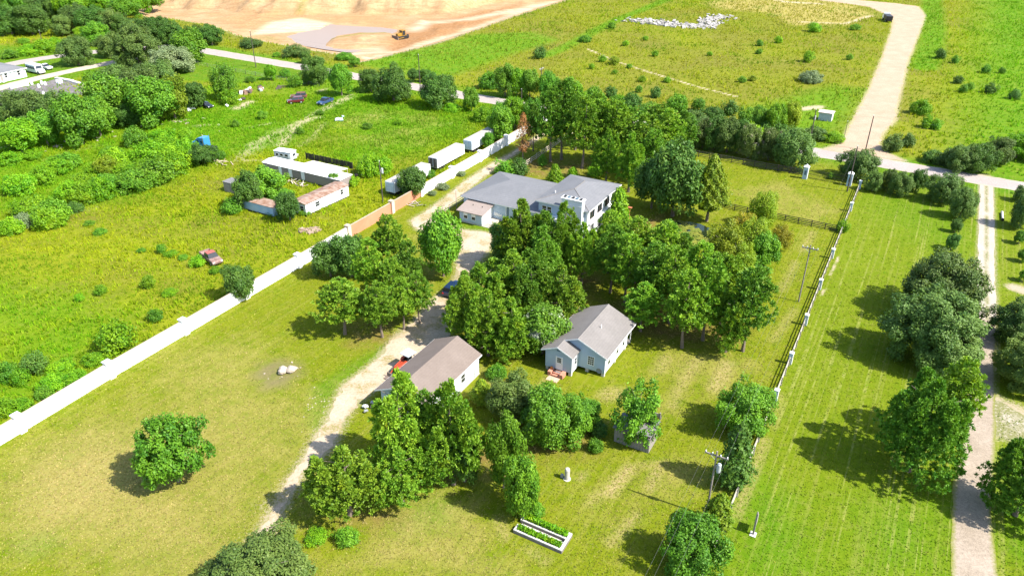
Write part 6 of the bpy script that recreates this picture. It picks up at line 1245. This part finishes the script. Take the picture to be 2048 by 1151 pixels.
# ---- white house at the upper left
def church():
    a, b = gl(29, 159); t = thing('white_house', 'low white house with a grey hip roof at the upper left edge', 'house', site(-248.0 - 4.2, 122.5), BR)
    x0, x1, y0, y1 = -10.5, 4.1, -6.0, 8.6
    box('wall', WHTS, t, x0, x1, y0, y1, 0, 2.7); hip_roof(t, x0 - .5, x1 + .5, y0 - .5, y1 + .5, 2.75, 4.6, ((x0 + x1) / 2, y0 + 7), ((x0 + x1) / 2, y1 - 7), ROOFG)
    for y in (-4.0, -.5, 2.5, 6.4): window(t, 'x+', y, 1.0, .8, 1.3, x1, bars=(1, 2))
    window(t, 'y-', -3, 1.0, .9, 1.2, y0, bars=(1, 2)); box('downpipe', WHITE, t, x1 + .004, x1 + .09, y1 - .3, y1 - .2, .1, 2.6); box('step', CONC, t, x1 + .01, x1 + .9, .6, 1.6, 0, .25); box('door', WOODG, t, x1 + .004, x1 + .05, .7, 1.5, .25, 2.2)
church()
for i, (x, y) in enumerate([(56, 171), (64, 169), (78, 175), (84, 168.5), (91, 170), (115, 166), (119, 167), (123, 165), (88, 190)]):
    t = tag(MB().tube([(0, 0, 0), (0, 0, .35), (0, 0, .9)], [.34, .3, .24], 10).build('drum', WHITE), '%s of the small white drums standing on the asphalt pad' % ORD[[0, 1, 2, 3, 5, 6, 7, 8, 4][i]], 'drum', 'drums on the asphalt pad'); t.location = at(x, y); t.scale = (1.2, 1.2, 1.1)
for i, (p, q) in enumerate([((112, 158), (146, 164)), ((146, 165), (168, 171)), ((20, 178), (52, 171))]):
    o = Vector(at(*p)); d = Vector(at(*q)) - o; t = tag(MB().box(0, d.length, -.5, .5, 0, .55).build('concrete_block', simple('pale barrier', (.66, .63, .58), .8), None, .04), ['long pale barrier at the right end of the asphalt pad', 'short pale barrier at the corner of the asphalt pad', 'low pale slab along the left edge of the asphalt pad'][i], 'barrier'); t.location = o; t.rotation_euler.z = math.atan2(d.y, d.x)

# ---- yard things
def raised_bed():
    t = thing('raised_bed', 'U shaped concrete raised bed with two strips of green plants', 'planter', site(-26.0, 46.2), BR)
    L, D = 5.35, 2.45; h = .5
    def row(x0, x1, y0, y1):   # courses of single blocks
        lx, ly = x1 - x0, y1 - y0; n = max(1, round(max(lx, ly) / .42))
        for k in range(n):
            for c in range(2):
                z0, z1 = (0, .36) if c == 0 else (.362, .48)
                if lx > ly: MB().box(x0 + lx * k / n + .006, x0 + lx * (k + 1) / n - .006, y0 + rnd.uniform(0, .012), y1 - rnd.uniform(0, .012), z0, z1).build('block', CONC if c else CONCD, t)
                else: MB().box(x0 + rnd.uniform(0, .012), x1 - rnd.uniform(0, .012), y0 + ly * k / n + .006, y0 + ly * (k + 1) / n - .006, z0, z1).build('block', CONC if c else CONCD, t)
    row(0, L - .3, 0, .2); row(L - .3, L, 0, D); row(0, L - .3, 1.5, 1.7); row(0, L - .3, D - .2, D); row(0, .2, .2, .9); row(0, .2, 1.7, D - .2); row(.2, L - .3, .9, 1.0)
    soil = simple('dark soil', (.06, .045, .03), .95)
    box('soil', soil, t, .2, L - .3, .2, .9, 0, .36); box('soil', soil, t, .2, L - .3, 1.7, D - .2, 0, .36); box('paving', CONC, t, .2, L - .3, 1.0, 1.5, 0, .06)
    me = MB(); 
    r = np.random.default_rng(77)
    def plants(n, y0, y1, hh, nm):
        C = np.stack([r.uniform(.25, L - .35, n), r.uniform(y0, y1, n), .38 + r.random(n) * hh], 1); N_ = unit(r.normal(size=(n, 3)) + np.array([0, -.2, .5])); m = leaf_mesh(nm, C, N_, r.uniform(.10, .2, n), r.random(n), r, 2.2); m.materials.append(FOL['bright']); o = link(nm, m); o.location = t.location; o.rotation_euler.z = BR; return o
    tag(plants(900, .22, .88, .35, 'bed_plants'), 'low leafy plants filling the near strip of the raised bed', 'plants', kind='stuff'); tag(plants(1300, 1.72, D - .22, .6, 'bed_plants'), 'taller leafy plants filling the far strip of the raised bed', 'plants', kind='stuff')
raised_bed()
tree('bush', 'broad', 1072, 1038, 1000, 40, 'spiky green shrub behind the far strip of the raised bed')
def tank():
    t = thing('well_head', 'white cylindrical well pipe with a domed top on the lawn', 'well', at(1134, 957), BR)
    MB().tube([(0, 0, 0), (0, 0, 1.35), (0, 0, 1.5), (0, 0, 1.56)], [.28, .28, .22, .08], 18).build('cylinder', simple('cream plastic', (.47, .44, .38), .6), t, smooth=False); MB().tube([(0, 0, -.05), (0, 0, .05)], .42, 16).build('concrete_pad', CONC, t); box('pump_box', simple('grey pump', (.3, .3, .3)), t, -.75, -.45, -.15, .15, .0, .4, .02)
tank()
def sign_post():
    t = thing('sign_board', 'grey timber sign seen edge on beside the lower fence', 'sign', at(1506, 1068), BR + R(-90))
    for x in (-.0,): box('post', WOODG, t, -.09, .09, -.09, .09, -.2, 2.9, .01)
    box('board', WOODG, t, -1.15, -.1, -.04, .04, .7, 1.8); box('base', CONC, t, -.35, .35, -.3, .3, -.05, .08); MB().tube([(0, 0, 2.9), (0, 0, 3.1)], [.1, .05], 8).build('finial', WOODG, t)
sign_post()
def post_box():
    t = thing('timber_post', 'rust red timber post with a flat top beside the pond', 'post', at(1257, 440), BR); RP = simple('red stained timber', (.42, .15, .07), .7)
    box('post', RP, t, -.12, .12, -.12, .12, -.1, 2.5); box('top', RP, t, -.45, .45, -.3, .3, 2.502, 2.62); box('base', RP, t, -.22, .22, -.22, .22, -.05, .4)
post_box()
def rock(name, r0, seed, mat, flat=.7):
    bm = bmesh.new(); bmesh.ops.create_icosphere(bm, subdivisions=2, radius=1); r = random.Random(seed); ph = [r.uniform(0, 6) for _ in range(6)]
    for v in bm.verts: k = 1 + .22 * math.sin(3 * v.co.x + ph[0]) + .2 * math.sin(4 * v.co.y + ph[1]) + .18 * math.sin(3.5 * v.co.z + ph[2]) + r.gauss(0, .05); v.co = Vector((v.co.x * k, v.co.y * k, v.co.z * k * flat)) * r0
    me = bpy.data.meshes.new(name); bm.to_mesh(me); bm.free(); me.materials.append(mat); return me
ROCKM = simple('pale limestone', (.42, .36, .29), .9, (.30, .25, .2), 3, bump=.4, bscale=8)
for i, (x, y, r_) in enumerate([(568, 744, .62), (583, 741, .72)]):
    o = tag(link('boulder', rock('boulder', r_, 40 + i, ROCKM)), ['left', 'right'][i] + ' one of two pale boulders on the burnt patch of lawn', 'boulder', 'boulders on the burnt patch'); o.location = (*g(x, y), .25); o.rotation_euler.z = i * 2.0
def rubble(name, label, pts, n, sz, seed, mat, cat='rubble', z=0, w=1.0):
    r = np.random.default_rng(seed); P = px2w(pts); m = MB()
    cum = np.linalg.norm(np.diff(P, axis=0), axis=1); cum = cum / cum.sum()
    for k in range(n):
        i = r.choice(len(cum), p=cum); t_ = r.random(); p = P[i] * (1 - t_) + P[i + 1] * t_ + r.normal(0, w, 2); s = sz * r.uniform(.4, 1.3); a = r.uniform(0, 3.14); ca, sa = math.cos(a), math.sin(a)
        v = r.uniform(.6, 1.0, (8, 3)) * np.array([[-1, -1, -.3], [1, -1, -.3], [1, 1, -.3], [-1, 1, -.3], [-1, -1, .7], [1, -1, .7], [1, 1, .7], [-1, 1, .7]]) * s * np.array([1, .7, .6])
        tl = r.normal(0, .3); v[:, 2] += v[:, 0] * tl
        m.add([(p[0] + q[0] * ca - q[1] * sa, p[1] + q[0] * sa + q[1] * ca, z + q[2] + .1 * s) for q in v], [(0, 3, 2, 1), (4, 5, 6, 7), (0, 1, 5, 4), (1, 2, 6, 5), (2, 3, 7, 6), (3, 0, 4, 7)])
    return tag(m.build(name, mat), label, cat, kind='stuff')
RUB = simple('broken pale concrete', (.36, .34, .32), .9, (.24, .22, .20), .4)
rubble('rubble', 'long bank of broken pale concrete in the far olive field', [(1262, 42), (1300, 44), (1350, 50), (1410, 54), (1420, 40), (1448, 34)], 520, 1.0, 5, RUB, w=2.4)
rubble('rubble', 'pale stones strewn along the burnt patch of lawn', [(540, 750), (600, 738)], 16, .14, 6, ROCKM, w=.8)
rubble('rubble', 'pale debris scattered through the thicket at left', [(70, 300), (140, 285), (250, 262), (340, 245), (420, 250), (400, 270)], 34, .5, 7, ROCKM, w=2.5)
rubble('rubble', 'pale pebbles in the long grass left of the gravel track', [(625, 790), (640, 810), (628, 805)], 22, .09, 8, ROCKM, w=1.0)
rubble('rubble', 'pale stones loose along the gravel drive', [(545, 1020), (600, 935), (700, 800), (800, 690), (870, 640), (930, 540), (850, 440)], 90, .07, 9, ROCKM, w=1.3)
def scrap(px, py, n, label, seed, mats, sp=(1.6, .8), sz=.7):
    r = random.Random(seed); t = thing('scrap_heap', label, 'scrap heap', at(px, py), r.uniform(0, 6))
    for k in range(n):
        s = sz * r.uniform(.5, 1.3); q = MB().prism([(-s, 0), (s, 0), (s * .8, s * .6), (-s * .5, s * .8)], 'y', -s * .6, s * .6).build(r.choice(['panel', 'crate', 'drum']), r.choice(mats), t, .03); q.location = (r.gauss(0, sp[0]), r.gauss(0, sp[1]), r.uniform(-.05, .3)); q.rotation_euler = (r.gauss(0, .3), r.gauss(0, .3), r.uniform(0, 6))
SC = (WHITE, STEEL, simple('dark junk', (.08, .06, .055), .8), simple('brown junk', (.2, .12, .08), .8))
scrap(512, 180, 9, 'heap of pale and dark scrap at the edge of the mown field', 1, SC); scrap(486, 186, 7, 'brown scrap heap with a white drum left of the pale heap', 2, (SC[2], SC[3], SC[3], WHITE), (1.0, .6)); scrap(566, 174, 4, 'flat pale scrap beside the shrubs under the left road trees', 3, (STEEL, SC[2]), (1.3, .3), .8)
scrap(380, 222, 5, 'white junk left of the black car', 4, (WHITE, STEEL), (1.0, .5), .6); scrap(482, 202, 4, 'white junk beside the red soil patch', 5, (WHITE, STEEL, SC[2]), (1.2, .6), .6); scrap(682, 240, 5, 'pale blue and white scrap below the dirt track', 6, (WHITE, simple('aqua junk', (.35, .55, .55)), WHITE), (1.5, .5), .6)
scrap(455, 214, 2, 'small white box in the grass right of the black car', 7, (WHITE,), (.3, .2), .6); scrap(592, 312, 4, 'cream junk between the camper and the plank fence', 8, (WOODL, WHITE), (.8, .4), .5); scrap(725, 352, 4, 'broken pale timber frame in the bushes behind the mobile homes', 9, (WOODL, SC[2]), (.8, .4), .5)
scrap(738, 815, 6, 'grey clutter at the near corner of the garage', 10, (STEEL, SC[2], WHITE), (.9, .5), .35)
rubble('brush_pile', 'pale heap of dead brush in the meadow behind the wall', [(606, 462), (632, 461)], 90, .45, 12, simple('dead brush', (.34, .25, .19), .9, (.24, .17, .13), 4), 'brush', w=.5)
def block_shed():
    t = thing('pump_shed', 'small pale block shed with a rusty white roof left of the gravel road', 'shed', at(1650, 240), BR)
    box('wall', simple('shade blue block', (.40, .44, .47), .8), t, -1.6, 1.6, -1.0, 1.4, 0, 2.1); box('roof', simple('stained white sheet', (.62, .57, .55), .7, (.42, .28, .22), 1.2), t, -1.9, 1.9, -1.3, 1.7, 2.102, 2.2); box('lit_side_wall', WHITE, t, 1.602, 1.64, -.9, 1.3, .1, 2.0)  # blue grey wall is painted shade, white sheet the sunlit side
block_shed()
def mailbox():
    t = thing('mailbox', 'small dark mailbox on a post at the right road edge', 'mailbox', at(2036, 388), BR)
    box('post', WOODG, t, -.06, .06, -.06, .06, -.1, 1.15); MB().prism([(-.17, 1.15), (.17, 1.15), (.17, 1.32), (.1, 1.42), (-.1, 1.42), (-.17, 1.32)], 'y', -.32, .32).build('box', BLACK, t)
mailbox()
def culvert():
    t = thing('culvert_pipe', 'pale pipe section lying in the grass right of the private lane', 'pipe', at(2004, 434), R(62)); MB().tube([(-1.9, 0, .25), (1.9, 0, .25)], .2, 12).build('pipe', CONC, t); MB().tube([(-2.0, 0, .25), (-1.7, 0, .25)], .25, 12).build('collar', BLACK, t); MB().tube([(1.7, 0, .25), (2.0, 0, .25)], .25, 12).build('collar', CONC, t)
culvert()
# ---- pond with lily pads
def pond():
    P2 = [g(*p) for p in POND]; tri = geometry.tessellate_polygon([[Vector((p[0], p[1], 0)) for p in P2]])
    me = bpy.data.meshes.new('pond_water'); me.from_pydata([(p[0], p[1], -.12) for p in P2], [], [tuple(t) for t in tri]); me.update()
    m, n, l, b = nt('pond water'); b.inputs['Base Color'].default_value = (.015, .025, .01, 1); b.inputs['Roughness'].default_value = .08; me.materials.append(m); tag(link('pond_water', me), kind='structure')
    r = np.random.default_rng(5); P = np.array(P2); mb = MB(); k = 0
    while k < 1500:
        p = P.min(0) + r.random(2) * (P.max(0) - P.min(0))
        if not inside(P, np.array([p[0]]), np.array([p[1]]))[0] or vnoise(np.array([p[0]]), np.array([p[1]]), 1.3, 3)[0] < .25: continue
        s = r.uniform(.12, .3); a = r.uniform(0, 6); z = -.105 + r.uniform(0, .03); vs = [(p[0], p[1], z)] + [(p[0] + s * math.cos(a + i * .96), p[1] + s * math.sin(a + i * .96), z + r.uniform(0, .03)) for i in range(7)]; mb.add(vs, [(0, i, i + 1) for i in range(1, 7)]); k += 1
    tag(mb.build('lily_pads', simple('lily pad green', (.085, .13, .012), .5, (.20, .20, .03), .6)), 'yellow green lily pads covering the pond', 'lily pads', kind='stuff')
pond()
